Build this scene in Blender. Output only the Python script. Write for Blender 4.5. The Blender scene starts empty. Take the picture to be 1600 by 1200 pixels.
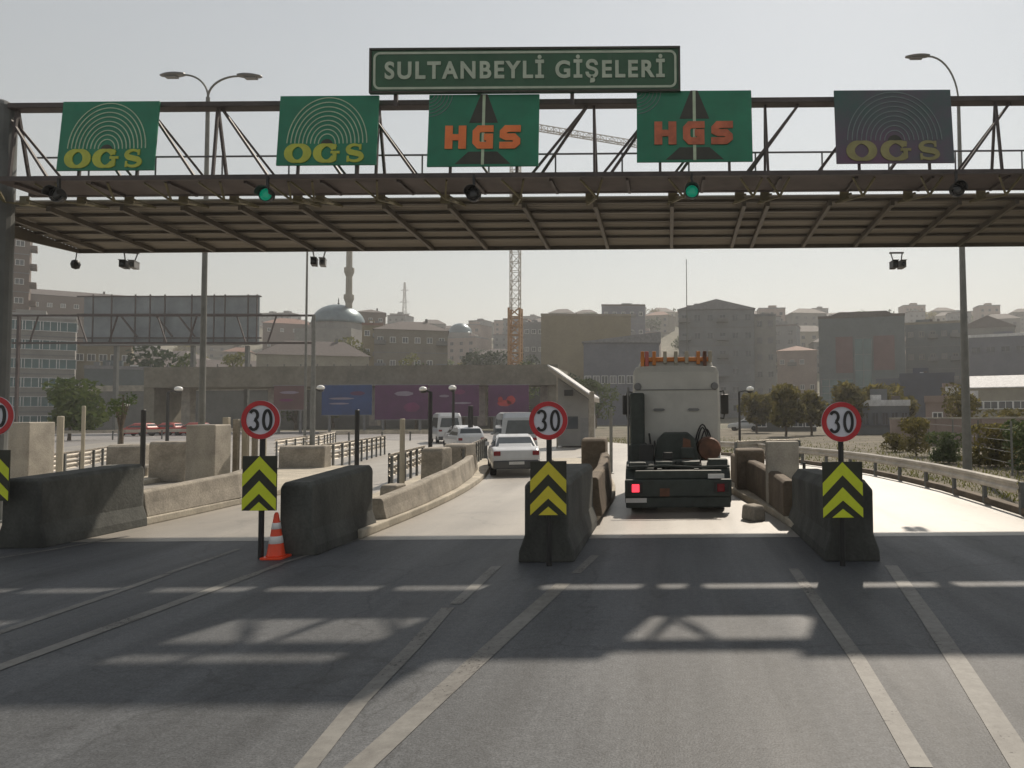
import bpy, bmesh, math, random
from mathutils import Vector, Matrix
random.seed(7)
PI = math.pi
scene = bpy.context.scene
COL = scene.collection

# ------------------------------------------------------------------ camera
FPX, PPX, CAMH = 1100.0, 1045.0, 2.3
PITCH, ROLL = math.atan(45/1100.0), math.radians(0.42)
fwd = Vector((0, math.cos(PITCH), math.sin(PITCH)))
r0 = Vector((1, 0, 0)); u0 = r0.cross(fwd)
RIGHT = (r0*math.cos(ROLL) - u0*math.sin(ROLL)).normalized()
UP = RIGHT.cross(fwd).normalized()
CAM = Vector((0, 0, CAMH))
def ray(px, py):
    return fwd + RIGHT*((px-PPX)/FPX) + UP*((600-py)/FPX)
def at(px, py, Y):
    d = ray(px, py); return CAM + d*(Y/d.y)
def gp(px, py, z=0.0):
    d = ray(px, py); t = (z-CAMH)/d.z; return CAM + d*t
cd = bpy.data.cameras.new('camera'); cam = bpy.data.objects.new('camera', cd); COL.objects.link(cam)
cd.sensor_width = 36; cd.lens = FPX/1600*36; cd.shift_x = -(PPX-800)/1600; cd.clip_end = 9000; cd.clip_start = 0.05
cam.matrix_world = Matrix(((RIGHT.x, UP.x, -fwd.x, 0), (RIGHT.y, UP.y, -fwd.y, 0), (RIGHT.z, UP.z, -fwd.z, CAMH), (0, 0, 0, 1)))
scene.camera = cam

# ------------------------------------------------------------------ light
SUN = Vector((0.29, 1.0, 1.085)).normalized()
SUN_EL = math.asin(SUN.z); SUN_AZ = math.atan2(SUN.x, SUN.y)
w = bpy.data.worlds.new('World'); scene.world = w; w.use_nodes = True
nt = w.node_tree; nt.nodes.clear()
sky = nt.nodes.new('ShaderNodeTexSky'); sky.sky_type = 'NISHITA'; sky.sun_disc = False
sky.sun_elevation = SUN_EL; sky.sun_rotation = SUN_AZ
sky.air_density = 2.0; sky.dust_density = 0.3; sky.ozone_density = 1.0; sky.altitude = 60
hs = nt.nodes.new('ShaderNodeHueSaturation'); hs.inputs['Saturation'].default_value = 0.31
bg = nt.nodes.new('ShaderNodeBackground'); bg.inputs['Strength'].default_value = 0.085
wo = nt.nodes.new('ShaderNodeOutputWorld')
nt.links.new(sky.outputs[0], hs.inputs['Color']); nt.links.new(hs.outputs[0], bg.inputs['Color']); nt.links.new(bg.outputs[0], wo.inputs['Surface'])
sl = bpy.data.lights.new('sun', 'SUN'); so = bpy.data.objects.new('sun', sl); COL.objects.link(so)
sl.energy = 5.0; sl.angle = math.radians(0.8); sl.color = (1.0, 0.89, 0.75)
so.rotation_euler = (-SUN).to_track_quat('-Z', 'Y').to_euler(); so.location = (20, -10, 60)
scene.view_settings.view_transform = 'Standard'; scene.view_settings.look = 'None'
scene.view_settings.exposure = 0.0; scene.view_settings.gamma = 1.0

# ------------------------------------------------------------------ materials
def mat(name, c, rough=0.7, var=0.25, scale=3.0, metal=0.0, bump=0.0, spec=0.5, stretch=(1, 1, 1), fine=0.0, fscale=60.0, c2=None, emit=None, es=1.0, coat=0.0):
    m = bpy.data.materials.new(name); m.use_nodes = True
    t = m.node_tree; N = t.nodes; L = t.links
    b = N['Principled BSDF']
    b.inputs['Roughness'].default_value = rough; b.inputs['Metallic'].default_value = metal
    b.inputs['Specular IOR Level'].default_value = spec
    b.inputs['Coat Weight'].default_value = coat
    tc = N.new('ShaderNodeTexCoord'); mp = N.new('ShaderNodeMapping'); mp.inputs['Scale'].default_value = stretch
    L.new(tc.outputs['Object'], mp.inputs['Vector'])
    n = N.new('ShaderNodeTexNoise'); n.inputs['Scale'].default_value = scale; n.inputs['Detail'].default_value = 6; n.inputs['Roughness'].default_value = 0.62
    L.new(mp.outputs[0], n.inputs['Vector'])
    mr = N.new('ShaderNodeMapRange'); mr.inputs['From Min'].default_value = 0.3; mr.inputs['From Max'].default_value = 0.7
    L.new(n.outputs['Fac'], mr.inputs['Value'])
    mx = N.new('ShaderNodeMix'); mx.data_type = 'RGBA'
    lo = [v*(1-var) for v in c]; hi = [min(1, v*(1+var)) for v in c] if c2 is None else c2
    mx.inputs['A'].default_value = (*lo, 1); mx.inputs['B'].default_value = (*hi, 1)
    L.new(mr.outputs[0], mx.inputs['Factor'])
    out = mx.outputs['Result']
    if fine:
        n2 = N.new('ShaderNodeTexNoise'); n2.inputs['Scale'].default_value = fscale; n2.inputs['Detail'].default_value = 3
        L.new(tc.outputs['Object'], n2.inputs['Vector'])
        m2 = N.new('ShaderNodeMapRange'); m2.inputs['From Min'].default_value = 0.3; m2.inputs['From Max'].default_value = 0.7
        m2.inputs['To Min'].default_value = 1-fine; m2.inputs['To Max'].default_value = 1+fine
        L.new(n2.outputs['Fac'], m2.inputs['Value'])
        vm = N.new('ShaderNodeVectorMath'); vm.operation = 'SCALE'
        L.new(out, vm.inputs[0]); L.new(m2.outputs[0], vm.inputs['Scale']); out = vm.outputs[0]
    L.new(out, b.inputs['Base Color'])
    if bump:
        bp = N.new('ShaderNodeBump'); bp.inputs['Strength'].default_value = bump; bp.inputs['Distance'].default_value = 0.02
        L.new((n2 if fine else n).outputs['Fac'], bp.inputs['Height']); L.new(bp.outputs[0], b.inputs['Normal'])
    if emit:
        b.inputs['Emission Color'].default_value = (*emit, 1); b.inputs['Emission Strength'].default_value = es
    return m

M = {}
M['steel'] = mat('painted_steel', (0.075, 0.058, 0.055), 0.6, 0.35, 2.0)
M['steel_grey'] = mat('column_steel', (0.12, 0.125, 0.12), 0.55, 0.25, 1.5)
M['rail_thin'] = mat('thin_rail', (0.16, 0.16, 0.17), 0.5, 0.2)
M['deck'] = mat('deck_grating', (0.085, 0.066, 0.062), 0.7, 0.35, 1.2)
M['brace'] = mat('brace_tube', (0.17, 0.145, 0.075), 0.55, 0.4, 3)
M['sheet'] = mat('roof_sheet', (0.31, 0.275, 0.225), 0.6, 0.2, 0.8, stretch=(.3, 2, 1))
M['sheet2'] = mat('roof_beam', (0.10, 0.085, 0.065), 0.6, 0.3, 1.0)
M['green'] = mat('sign_green', (0.008, 0.20, 0.105), 0.45, 0.18, 1.5)
M['green_big'] = mat('sign_green_dull', (0.028, 0.105, 0.05), 0.5, 0.18, 1.2)
M['green_flare_fade'] = mat('sign_green_flare_faded', (0.03, 0.14, 0.105), 0.55, 0.1, .45, c2=(0.17, 0.07, 0.14))  # purple end paints a lens flare tint over the faded green
M['black'] = mat('black_paint', (0.018, 0.018, 0.018), 0.5, 0.3)
M['sign_black'] = mat('sign_black', (0.028, 0.03, 0.018), 0.5, 0.3)
M['sign_yellow'] = mat('sign_yellow', (0.50, 0.53, 0.06), 0.5, 0.15)
M['sign_yellow_fade'] = mat('sign_yellow_faded', (0.30, 0.27, 0.11), 0.6, 0.2)
M['arc'] = mat('sign_arc', (0.50, 0.60, 0.42), 0.5, 0.15)
M['arc_dim'] = mat('sign_arc_faded', (0.20, 0.24, 0.24), 0.5, 0.15)
M['letter'] = mat('sign_letter', (0.50, 0.56, 0.44), 0.45, 0.12)
M['sign_red'] = mat('sign_red', (1.0, 0.22, 0.05), 0.5, 0.15)
M['sign_dark'] = mat('sign_dark', (0.035, 0.035, 0.022), 0.5, 0.3)
M['white'] = mat('white_paint', (0.72, 0.72, 0.70), 0.45, 0.08)
M['face'] = mat('sign_face', (0.72, 0.72, 0.78), 0.45, 0.06)
M['rim_red'] = mat('rim_red', (0.55, 0.022, 0.03), 0.4, 0.15)
M['lime'] = mat('chevron_lime', (0.70, 0.78, 0.03), 0.45, 0.1)
M['amber'] = mat('chevron_amber', (0.74, 0.63, 0.04), 0.45, 0.1)
M['conc'] = mat('concrete', (0.36, 0.33, 0.28), 0.8, 0.3, 1.3, bump=.3, fine=.12, fscale=25)
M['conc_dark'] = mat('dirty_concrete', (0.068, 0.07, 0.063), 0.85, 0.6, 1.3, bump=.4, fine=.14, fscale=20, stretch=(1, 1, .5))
M['conc_tan'] = mat('tan_concrete', (0.29, 0.26, 0.215), 0.85, 0.35, 1.6, bump=.4, fine=.15, fscale=20)
M['conc_brown'] = mat('brown_concrete', (0.13, 0.10, 0.07), 0.85, 0.4, 1.6, bump=.4, fine=.15, fscale=20)
M['bridge'] = mat('bridge_concrete', (0.20, 0.185, 0.145), 0.85, 0.3, .35, fine=.12, fscale=2)
M['kerb'] = mat('kerb_concrete', (0.40, 0.36, 0.29), 0.8, 0.3, 1.6, bump=.2, fine=.12, fscale=20)
M['galv'] = mat('galvanised_steel', (0.50, 0.46, 0.40), 0.42, 0.25, 2.0, metal=0.6)
M['post_tan'] = mat('tan_post', (0.42, 0.38, 0.30), 0.7, 0.2, 2)
M['cone'] = mat('cone_orange', (0.85, 0.075, 0.02), 0.4, 0.12)
M['cone_white'] = mat('cone_band', (0.80, 0.78, 0.76), 0.4, 0.05)
M['lens_green'] = mat('green_lens', (0.0, 0.22, 0.13), 0.2, 0.1, emit=(0.0, 0.45, 0.26), es=0.22)
M['lens_dark'] = mat('dark_lens', (0.02, 0.02, 0.02), 0.2, 0.1)
M['lamp_glass'] = mat('lamp_globe', (0.85, 0.84, 0.80), 0.12, 0.05, spec=.8)
M['lamp_grey'] = mat('lamp_grey', (0.20, 0.20, 0.20), 0.5, 0.15)
M['pole'] = mat('lamp_pole', (0.19, 0.19, 0.175), 0.5, 0.2)
M['glass'] = mat('window_glass', (0.045, 0.055, 0.065), 0.12, 0.3, 0.6, spec=.7)
M['car_glass'] = mat('car_glass', (0.05, 0.06, 0.065), 0.08, 0.2, spec=.8)
M['tyre'] = mat('tyre_rubber', (0.022, 0.021, 0.02), 0.85, 0.3)
M['rim'] = mat('wheel_rim', (0.35, 0.35, 0.35), 0.35, 0.2, metal=.7)
M['red_lit'] = mat('tail_light_lit', (0.6, 0.01, 0.02), 0.3, 0.1, emit=(1, 0.05, 0.08), es=1.6)
M['red_lens'] = mat('tail_light', (0.20, 0.01, 0.015), 0.2, 0.15)
M['plate'] = mat('number_plate', (0.62, 0.62, 0.60), 0.45, 0.08)
M['car_white'] = mat('car_white', (0.56, 0.57, 0.58), 0.28, 0.06, coat=.6)
M['car_silver'] = mat('car_silver', (0.42, 0.44, 0.46), 0.28, 0.06, metal=.3, coat=.6)
M['car_blue'] = mat('car_dark_blue', (0.07, 0.10, 0.16), 0.28, 0.1, coat=.6)
M['car_dark'] = mat('car_dark', (0.05, 0.055, 0.06), 0.3, 0.1, coat=.6)
M['car_red'] = mat('car_red', (0.42, 0.05, 0.035), 0.35, 0.1, coat=.6)
M['truck_white'] = mat('truck_white', (0.53, 0.52, 0.48), 0.42, 0.14, 1.2, coat=.3)
M['truck_dark'] = mat('truck_frame', (0.032, 0.042, 0.036), 0.55, 0.4, 4)
M['truck_brown'] = mat('truck_rust', (0.15, 0.065, 0.035), 0.7, 0.5, 4)
M['orange'] = mat('orange_plastic', (0.60, 0.20, 0.03), 0.4, 0.2)
M['crane'] = mat('crane_orange', (0.36, 0.20, 0.085), 0.6, 0.2)
M['crane_haze'] = mat('crane_haze', (0.42, 0.38, 0.33), 0.6, 0.2)  # distance haze painted into the colour of the upper crane parts
M['trunk'] = mat('bark', (0.11, 0.085, 0.06), 0.9, 0.35, 6)

def tile_mat(name, c, scale=2.0):
    return mat(name, c, 0.8, 0.25, scale)
for i, c in enumerate([(0.17, 0.12, 0.095), (0.30, 0.27, 0.22), (0.36, 0.35, 0.33), (0.25, 0.26, 0.27), (0.30, 0.25, 0.15), (0.22, 0.22, 0.21),
                       (0.40, 0.37, 0.30), (0.20, 0.21, 0.25), (0.42, 0.33, 0.29), (0.16, 0.19, 0.20), (0.32, 0.28, 0.20), (0.45, 0.45, 0.45)]):
    M['wall%d' % i] = mat('render_wall_%d' % i, [v*.72 for v in c], 0.85, 0.16, 0.25, fine=.07, fscale=1.5)
M['roof_dark'] = tile_mat('roof_dark', (0.085, 0.07, 0.065))
M['roof_red'] = tile_mat('roof_red', (0.20, 0.10, 0.07))
M['roof_grey'] = tile_mat('roof_grey', (0.20, 0.20, 0.21))
M['roof_white'] = tile_mat('roof_white', (0.62, 0.62, 0.62))
M['dome'] = mat('lead_dome', (0.14, 0.19, 0.21), 0.35, 0.2, .6, metal=.4)
M['teal_glass'] = mat('teal_glass', (0.035, 0.10, 0.11), 0.15, 0.3, .3, spec=.7)
M['maroon'] = mat('maroon_panel', (0.13, 0.07, 0.07), 0.6, 0.2, .4)
M['navy'] = mat('navy_cladding', (0.035, 0.045, 0.075), 0.6, 0.25, .4)
M['ad_purple'] = mat('ad_purple', (0.085, 0.014, 0.08), 0.5, 0.25, .6)
M['ad_magenta'] = mat('ad_magenta', (0.16, 0.02, 0.10), 0.5, 0.3, .6)
M['ad_blue'] = mat('ad_blue', (0.014, 0.05, 0.17), 0.5, 0.25, .6)
M['ad_red'] = mat('ad_red', (0.42, 0.03, 0.035), 0.5, 0.3, .6)
M['ad_pale'] = mat('ad_pale', (0.26, 0.22, 0.28), 0.5, 0.2, .6)
M['bill_grey'] = mat('billboard_sheet', (0.22, 0.25, 0.27), 0.55, 0.2, .5)
M['paint'] = None

def leaf_mat(name, c1, c2, trans=0.35):
    m = bpy.data.materials.new(name); m.use_nodes = True
    t = m.node_tree; N = t.nodes; L = t.links; b = N['Principled BSDF']
    b.inputs['Roughness'].default_value = 0.7; b.inputs['Specular IOR Level'].default_value = 0.2
    tc = N.new('ShaderNodeTexCoord'); n = N.new('ShaderNodeTexNoise'); n.inputs['Scale'].default_value = 1.3; n.inputs['Detail'].default_value = 5
    L.new(tc.outputs['Object'], n.inputs['Vector'])
    cr = N.new('ShaderNodeValToRGB'); cr.color_ramp.elements[0].position = .35; cr.color_ramp.elements[1].position = .68
    cr.color_ramp.elements[0].color = (*c1, 1); cr.color_ramp.elements[1].color = (*c2, 1)
    L.new(n.outputs['Fac'], cr.inputs[0]); L.new(cr.outputs[0], b.inputs['Base Color'])
    tr = N.new('ShaderNodeBsdfTranslucent'); L.new(cr.outputs[0], tr.inputs['Color'])
    ms = N.new('ShaderNodeMixShader'); ms.inputs[0].default_value = trans
    L.new(b.outputs[0], ms.inputs[1]); L.new(tr.outputs[0], ms.inputs[2]); L.new(ms.outputs[0], N['Material Output'].inputs['Surface'])
    return m
M['leaf_green'] = leaf_mat('leaf_green', (0.045, 0.075, 0.02), (0.12, 0.15, 0.045))
M['leaf_dark'] = leaf_mat('leaf_dark', (0.018, 0.04, 0.02), (0.05, 0.075, 0.03))
M['leaf_olive'] = leaf_mat('leaf_olive', (0.085, 0.078, 0.022), (0.26, 0.22, 0.06), .5)
M['leaf_yellow'] = leaf_mat('leaf_yellow', (0.10, 0.11, 0.025), (0.22, 0.22, 0.06))

def asphalt(name, base, hi, rough_lo, rough_hi, grain, spec=0.5, tracks=0.25, ior=1.5):
    m = bpy.data.materials.new(name); m.use_nodes = True
    t = m.node_tree; N = t.nodes; L = t.links; b = N['Principled BSDF']
    b.inputs['Specular IOR Level'].default_value = spec; b.inputs['IOR'].default_value = ior
    tc = N.new('ShaderNodeTexCoord')
    def noise(scale, detail=5, st=None, rough=.6):
        n = N.new('ShaderNodeTexNoise'); n.inputs['Scale'].default_value = scale; n.inputs['Detail'].default_value = detail; n.inputs['Roughness'].default_value = rough
        if st:
            mp = N.new('ShaderNodeMapping'); mp.inputs['Scale'].default_value = st
            L.new(tc.outputs['Object'], mp.inputs['Vector']); L.new(mp.outputs[0], n.inputs['Vector'])
        else: L.new(tc.outputs['Object'], n.inputs['Vector'])
        return n.outputs['Fac']
    def rng(s, a, b_, c=.32, d=.68):
        r = N.new('ShaderNodeMapRange'); r.inputs['From Min'].default_value = c; r.inputs['From Max'].default_value = d
        r.inputs['To Min'].default_value = a; r.inputs['To Max'].default_value = b_; L.new(s, r.inputs['Value']); return r.outputs[0]
    def mul(a, b_):
        q = N.new('ShaderNodeMath'); q.operation = 'MULTIPLY'; L.new(a, q.inputs[0]); L.new(b_, q.inputs[1]); return q.outputs[0]
    mx = N.new('ShaderNodeMix'); mx.data_type = 'RGBA'; mx.inputs['A'].default_value = (*base, 1); mx.inputs['B'].default_value = (*hi, 1)
    big = noise(.28, 4); L.new(rng(big, 0, 1), mx.inputs['Factor'])
    g = noise(55, 3); g2 = noise(14, 4)
    f = mul(mul(rng(g, 1-grain, 1+grain), rng(g2, 1-grain*.5, 1+grain*.5)), rng(noise(1.0, 4, (1.1, .05, 1)), 1-tracks, 1+tracks))
    vor = N.new('ShaderNodeTexVoronoi'); vor.feature = 'DISTANCE_TO_EDGE'; vor.inputs['Scale'].default_value = .22
    wn = N.new('ShaderNodeTexNoise'); wn.inputs['Scale'].default_value = .9; wn.inputs['Detail'].default_value = 6
    L.new(tc.outputs['Object'], wn.inputs['Vector'])
    va = N.new('ShaderNodeVectorMath'); va.operation = 'MULTIPLY_ADD'; va.inputs[1].default_value = (1.6, 1.6, 0)
    L.new(wn.outputs['Color'], va.inputs[0]); L.new(tc.outputs['Object'], va.inputs[2]); L.new(va.outputs[0], vor.inputs['Vector'])
    f = mul(f, rng(vor.outputs['Distance'], .72, 1.0, 0.0, 0.006))
    f = mul(f, rng(noise(1.7, 5, (1, .55, 1), .7), .70, 1.0, .30, .42))
    vm = N.new('ShaderNodeVectorMath'); vm.operation = 'SCALE'; L.new(mx.outputs['Result'], vm.inputs[0]); L.new(f, vm.inputs['Scale'])
    L.new(vm.outputs[0], b.inputs['Base Color'])
    L.new(rng(noise(.8, 5, (1.2, .12, 1)), rough_lo, rough_hi), b.inputs['Roughness'])
    bp = N.new('ShaderNodeBump'); bp.inputs['Strength'].default_value = .35; bp.inputs['Distance'].default_value = .01
    L.new(g, bp.inputs['Height']); L.new(bp.outputs[0], b.inputs['Normal'])
    return m
M['asphalt'] = asphalt('asphalt', (0.064, 0.068, 0.073), (0.095, 0.099, 0.104), .52, .68, .36, .36, .34)
M['apron'] = asphalt('apron_concrete', (0.20, 0.178, 0.148), (0.27, 0.245, 0.205), .40, .54, .14, 1.0, .12, 1.85)
M['far_road'] = asphalt('far_asphalt', (0.19, 0.18, 0.175), (0.25, 0.24, 0.235), .5, .65, .15)
M['soil'] = mat('dry_verge', (0.10, 0.09, 0.055), 0.95, 0.4, .35, c2=(0.17, 0.145, 0.105), fine=.3, fscale=6)
M['hill'] = mat('hill_ground', (0.11, 0.115, 0.07), 0.95, 0.4, .02, c2=(0.21, 0.19, 0.14), fine=.3, fscale=.3)

def paint_mat():
    m = bpy.data.materials.new('worn_road_paint'); m.use_nodes = True
    t = m.node_tree; N = t.nodes; L = t.links; b = N['Principled BSDF']; b.inputs['Roughness'].default_value = .6
    tc = N.new('ShaderNodeTexCoord'); n = N.new('ShaderNodeTexNoise'); n.inputs['Scale'].default_value = 9; n.inputs['Detail'].default_value = 8; n.inputs['Roughness'].default_value = .7
    L.new(tc.outputs['Object'], n.inputs['Vector'])
    n2 = N.new('ShaderNodeTexNoise'); n2.inputs['Scale'].default_value = .7; n2.inputs['Detail'].default_value = 3; L.new(tc.outputs['Object'], n2.inputs['Vector'])
    ad = N.new('ShaderNodeMath'); ad.operation = 'ADD'; L.new(n.outputs['Fac'], ad.inputs[0]); L.new(n2.outputs['Fac'], ad.inputs[1])
    cr = N.new('ShaderNodeValToRGB'); cr.color_ramp.elements[0].position = .36; cr.color_ramp.elements[1].position = .62
    hv = N.new('ShaderNodeMath'); hv.operation = 'MULTIPLY'; hv.inputs[1].default_value = .5; L.new(ad.outputs[0], hv.inputs[0])
    cr.color_ramp.elements[0].color = (.095, .09, .083, 1); cr.color_ramp.elements[1].color = (.20, .195, .18, 1)
    L.new(hv.outputs[0], cr.inputs[0]); L.new(cr.outputs[0], b.inputs['Base Color'])
    n3 = N.new('ShaderNodeTexNoise'); n3.inputs['Scale'].default_value = 26; n3.inputs['Detail'].default_value = 6; n3.inputs['Roughness'].default_value = .75; L.new(tc.outputs['Object'], n3.inputs['Vector'])
    a2 = N.new('ShaderNodeMath'); a2.operation = 'MULTIPLY_ADD'; a2.inputs[1].default_value = .55; L.new(n2.outputs['Fac'], a2.inputs[0]); L.new(n3.outputs['Fac'], a2.inputs[2])
    wr = N.new('ShaderNodeMapRange'); wr.inputs['From Min'].default_value = .54; wr.inputs['From Max'].default_value = .68; L.new(a2.outputs[0], wr.inputs['Value'])
    tr = N.new('ShaderNodeBsdfTransparent'); ms = N.new('ShaderNodeMixShader'); L.new(wr.outputs[0], ms.inputs[0]); L.new(tr.outputs[0], ms.inputs[1]); L.new(b.outputs[0], ms.inputs[2])
    L.new(ms.outputs[0], N['Material Output'].inputs['Surface'])
    return m
M['paint'] = paint_mat()

# ------------------------------------------------------------------ mesh builder
class MB:
    def __init__(s): s.v = []; s.f = []; s.mi = []; s.cur = 0
    def add(s, vs, fs):
        o = len(s.v); s.v += [tuple(v) for v in vs]
        for f in fs: s.f.append([o+i for i in f]); s.mi.append(s.cur)
        return s
    def box(s, x0, x1, y0, y1, z0, z1):
        return s.add([(x0, y0, z0), (x1, y0, z0), (x1, y1, z0), (x0, y1, z0), (x0, y0, z1), (x1, y0, z1), (x1, y1, z1), (x0, y1, z1)],
                     [(0, 3, 2, 1), (4, 5, 6, 7), (0, 1, 5, 4), (1, 2, 6, 5), (2, 3, 7, 6), (3, 0, 4, 7)])
    def bar(s, a, b, w, h=None, up=Vector((0, 0, 1))):
        a = Vector(a); b = Vector(b); d = (b-a).normalized(); h = h or w
        if abs(d.dot(up)) > .99: up = Vector((0, 1, 0))
        r = d.cross(up).normalized(); u = r.cross(d)
        vs = []
        for p in (a, b):
            for i, j in ((-1, -1), (1, -1), (1, 1), (-1, 1)): vs.append(p+r*(w/2*i)+u*(h/2*j))
        return s.add(vs, [(0, 1, 2, 3), (7, 6, 5, 4), (0, 4, 5, 1), (1, 5, 6, 2), (2, 6, 7, 3), (3, 7, 4, 0)])
    def tube(s, pts, r, n=8):
        pts = [Vector(p) for p in pts]; rs = r if isinstance(r, (list, tuple)) else [r]*len(pts)
        vs = []; fs = []; prev = None
        for i, p in enumerate(pts):
            d = (pts[min(i+1, len(pts)-1)]-pts[max(i-1, 0)]).normalized()
            up = prev if prev is not None else (Vector((0, 0, 1)) if abs(d.z) < .95 else Vector((0, 1, 0)))
            x = d.cross(up).normalized(); y = x.cross(d).normalized(); prev = y
            for k in range(n):
                a = 2*PI*k/n; vs.append(p+x*(math.cos(a)*rs[i])+y*(math.sin(a)*rs[i]))
        for i in range(len(pts)-1):
            for k in range(n): fs.append((i*n+k, i*n+(k+1) % n, (i+1)*n+(k+1) % n, (i+1)*n+k))
        fs.append(tuple(range(n-1, -1, -1))); fs.append(tuple((len(pts)-1)*n+k for k in range(n)))
        return s.add(vs, fs)
    def lathe(s, prof, c=(0, 0, 0), n=24, axis='z'):
        vs = []; fs = []
        for r, z in prof:
            for k in range(n):
                a = 2*PI*k/n; p = (r*math.cos(a), r*math.sin(a), z)
                if axis == 'y': p = (p[0], z, p[1])
                if axis == 'x': p = (z, p[0], p[1])
                vs.append((p[0]+c[0], p[1]+c[1], p[2]+c[2]))
        for i in range(len(prof)-1):
            for k in range(n): fs.append((i*n+k, i*n+(k+1) % n, (i+1)*n+(k+1) % n, (i+1)*n+k))
        fs.append(tuple(range(n-1, -1, -1))); fs.append(tuple((len(prof)-1)*n+k for k in range(n)))
        return s.add(vs, fs)
    def prism(s, poly, y0, y1):          # polygon in XZ extruded along Y
        n = len(poly); vs = [(x, y0, z) for x, z in poly]+[(x, y1, z) for x, z in poly]
        fs = [tuple(range(n)), tuple(range(2*n-1, n-1, -1))]+[(i, n+i, n+(i+1) % n, (i+1) % n) for i in range(n)]
        return s.add(vs, fs)
    def prismx(s, poly, x0, x1):         # polygon in YZ extruded along X
        n = len(poly); vs = [(x0, y, z) for y, z in poly]+[(x1, y, z) for y, z in poly]
        fs = [tuple(range(n)), tuple(range(2*n-1, n-1, -1))]+[(i, n+i, n+(i+1) % n, (i+1) % n) for i in range(n)]
        return s.add(vs, fs)
    def prismz(s, poly, z0, z1):
        n = len(poly); vs = [(x, y, z0) for x, y in poly]+[(x, y, z1) for x, y in poly]
        fs = [tuple(range(n-1, -1, -1)), tuple(range(n, 2*n))]+[(i, (i+1) % n, n+(i+1) % n, n+i) for i in range(n)]
        return s.add(vs, fs)
    def stroke(s, pts, w, y0, y1, closed=False):   # ribbon in XZ with width(s)
        n = len(pts); ws = w if isinstance(w, (list, tuple)) else [w]*n
        L_ = []; R_ = []
        P = [Vector((p[0], p[1])) for p in pts]
        for i in range(n):
            if closed: a, b = P[i-1], P[(i+1) % n]
            else: a, b = P[max(i-1, 0)], P[min(i+1, n-1)]
            if 0 < i < n-1 or closed:
                d1 = (P[i]-a).normalized(); d2 = (b-P[i]).normalized(); d = (d1+d2)
                d = d.normalized() if d.length > 1e-4 else d1
                k = 1/max(.5, abs(d.dot(d1)))
            else: d = (b-a).normalized(); k = 1
            nr = Vector((-d.y, d.x))*(ws[i]/2*k)
            L_.append(P[i]+nr); R_.append(P[i]-nr)
        m = n if closed else n-1
        for i in range(m):
            j = (i+1) % n
            q = [R_[i], R_[j], L_[j], L_[i]]
            s.prism([(p.x, p.y) for p in q], y0, y1)
        return s
    def build(s, name, m, parent=None, smooth=False, bevel=0.0, seg=2, weld=False):
        me = bpy.data.meshes.new(name); me.from_pydata(s.v, [], s.f)
        ms = m if isinstance(m, (list, tuple)) else [m]
        for x in ms: me.materials.append(x)
        for p, i in zip(me.polygons, s.mi): p.material_index = min(i, len(ms)-1)
        bm = bmesh.new(); bm.from_mesh(me)
        if weld: bmesh.ops.remove_doubles(bm, verts=bm.verts, dist=1e-4)
        bmesh.ops.recalc_face_normals(bm, faces=bm.faces); bm.to_mesh(me); bm.free()
        if smooth:
            for p in me.polygons: p.use_smooth = True
        o = bpy.data.objects.new(name, me); COL.objects.link(o)
        if parent: o.parent = parent
        if bevel:
            b = o.modifiers.new('bevel', 'BEVEL'); b.width = bevel; b.segments = seg; b.limit_method = 'ANGLE'; b.angle_limit = math.radians(35)
        return o

def tag(o, label=None, cat=None, group=None, kind=None):
    if label: o['label'] = label
    if cat: o['category'] = cat
    if group: o['group'] = group
    if kind: o['kind'] = kind
    return o
def thing(name, label, cat, loc=(0, 0, 0), rz=0, group=None):
    o = bpy.data.objects.new(name, None); COL.objects.link(o); o.location = loc; o.rotation_euler = (0, 0, rz)
    o.empty_display_size = .3
    return tag(o, label, cat, group)
def copy_tree(o, parent=None):
    c = o.copy(); COL.objects.link(c); c.parent = parent
    if parent is None:
        for k in ('label', 'group', 'category'):
            if k in o: c[k] = o[k]
    for ch in [x for x in CH.get(o.name, [])] or list(o.children): copy_tree(ch, c)
    return c
CH = {}
def smooth01(t): t = max(0, min(1, t)); return t*t*(3-2*t)
def bend(y):                             # the lanes swing left beyond the gantry
    if y < 15: return 0.0
    if y < 45: return -.0085*(y-15)**2
    return -.0085*900-.51*(y-45)
def terr(x, y):
    z = 55*smooth01((y-150)/330)
    z += 3.0*math.sin(x*.013+1)*smooth01((y-170)/120)+2.2*math.sin(x*.031+y*.02)*smooth01((y-200)/150)
    return z
# ------------------------------------------------------------------ ground and roads
def sheet(name, xs, ys, zf, m, kind='structure'):
    b = MB(); vs = [(x, y, zf(x, y)) for y in ys for x in xs]; n = len(xs)
    b.add(vs, [(j*n+i, j*n+i+1, (j+1)*n+i+1, (j+1)*n+i) for j in range(len(ys)-1) for i in range(n-1)])
    return tag(b.build(name, m, smooth=True), kind=kind)
gx = [-5000, -2500, -1200]+[-700+35*i for i in range(41)]+[1200, 2500, 5000]
gy = [-600, -100, 0, 60, 120]+[150+20*i for i in range(27)]+[900, 1500, 3000, 6000]
sheet('ground', gx, gy, lambda x, y: terr(x, y)-.03, M['hill'])
def strip(name, rows, z, m):               # rows: (xl, xr, y)
    b = MB(); vs = []
    for xl, xr, y in rows: vs += [(xl, y, z), (xr, y, z)]
    b.add(vs, [(2*i, 2*i+1, 2*i+3, 2*i+2) for i in range(len(rows)-1)])
    return tag(b.build(name, m), kind='structure')
YS = [11+1.5*i for i in range(60)]
strip('asphalt_road', [(-60, 22, -30), (-60, 22, 13.05)], .0, M['asphalt'])
strip('toll_lane_pavement', [(-34, 8.4, 13.05), (-34, 8.4, 15)]+[(-34+bend(y), 8.4+bend(y), y) for y in YS if 15 < y < 64], .004, M['apron'])
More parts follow.
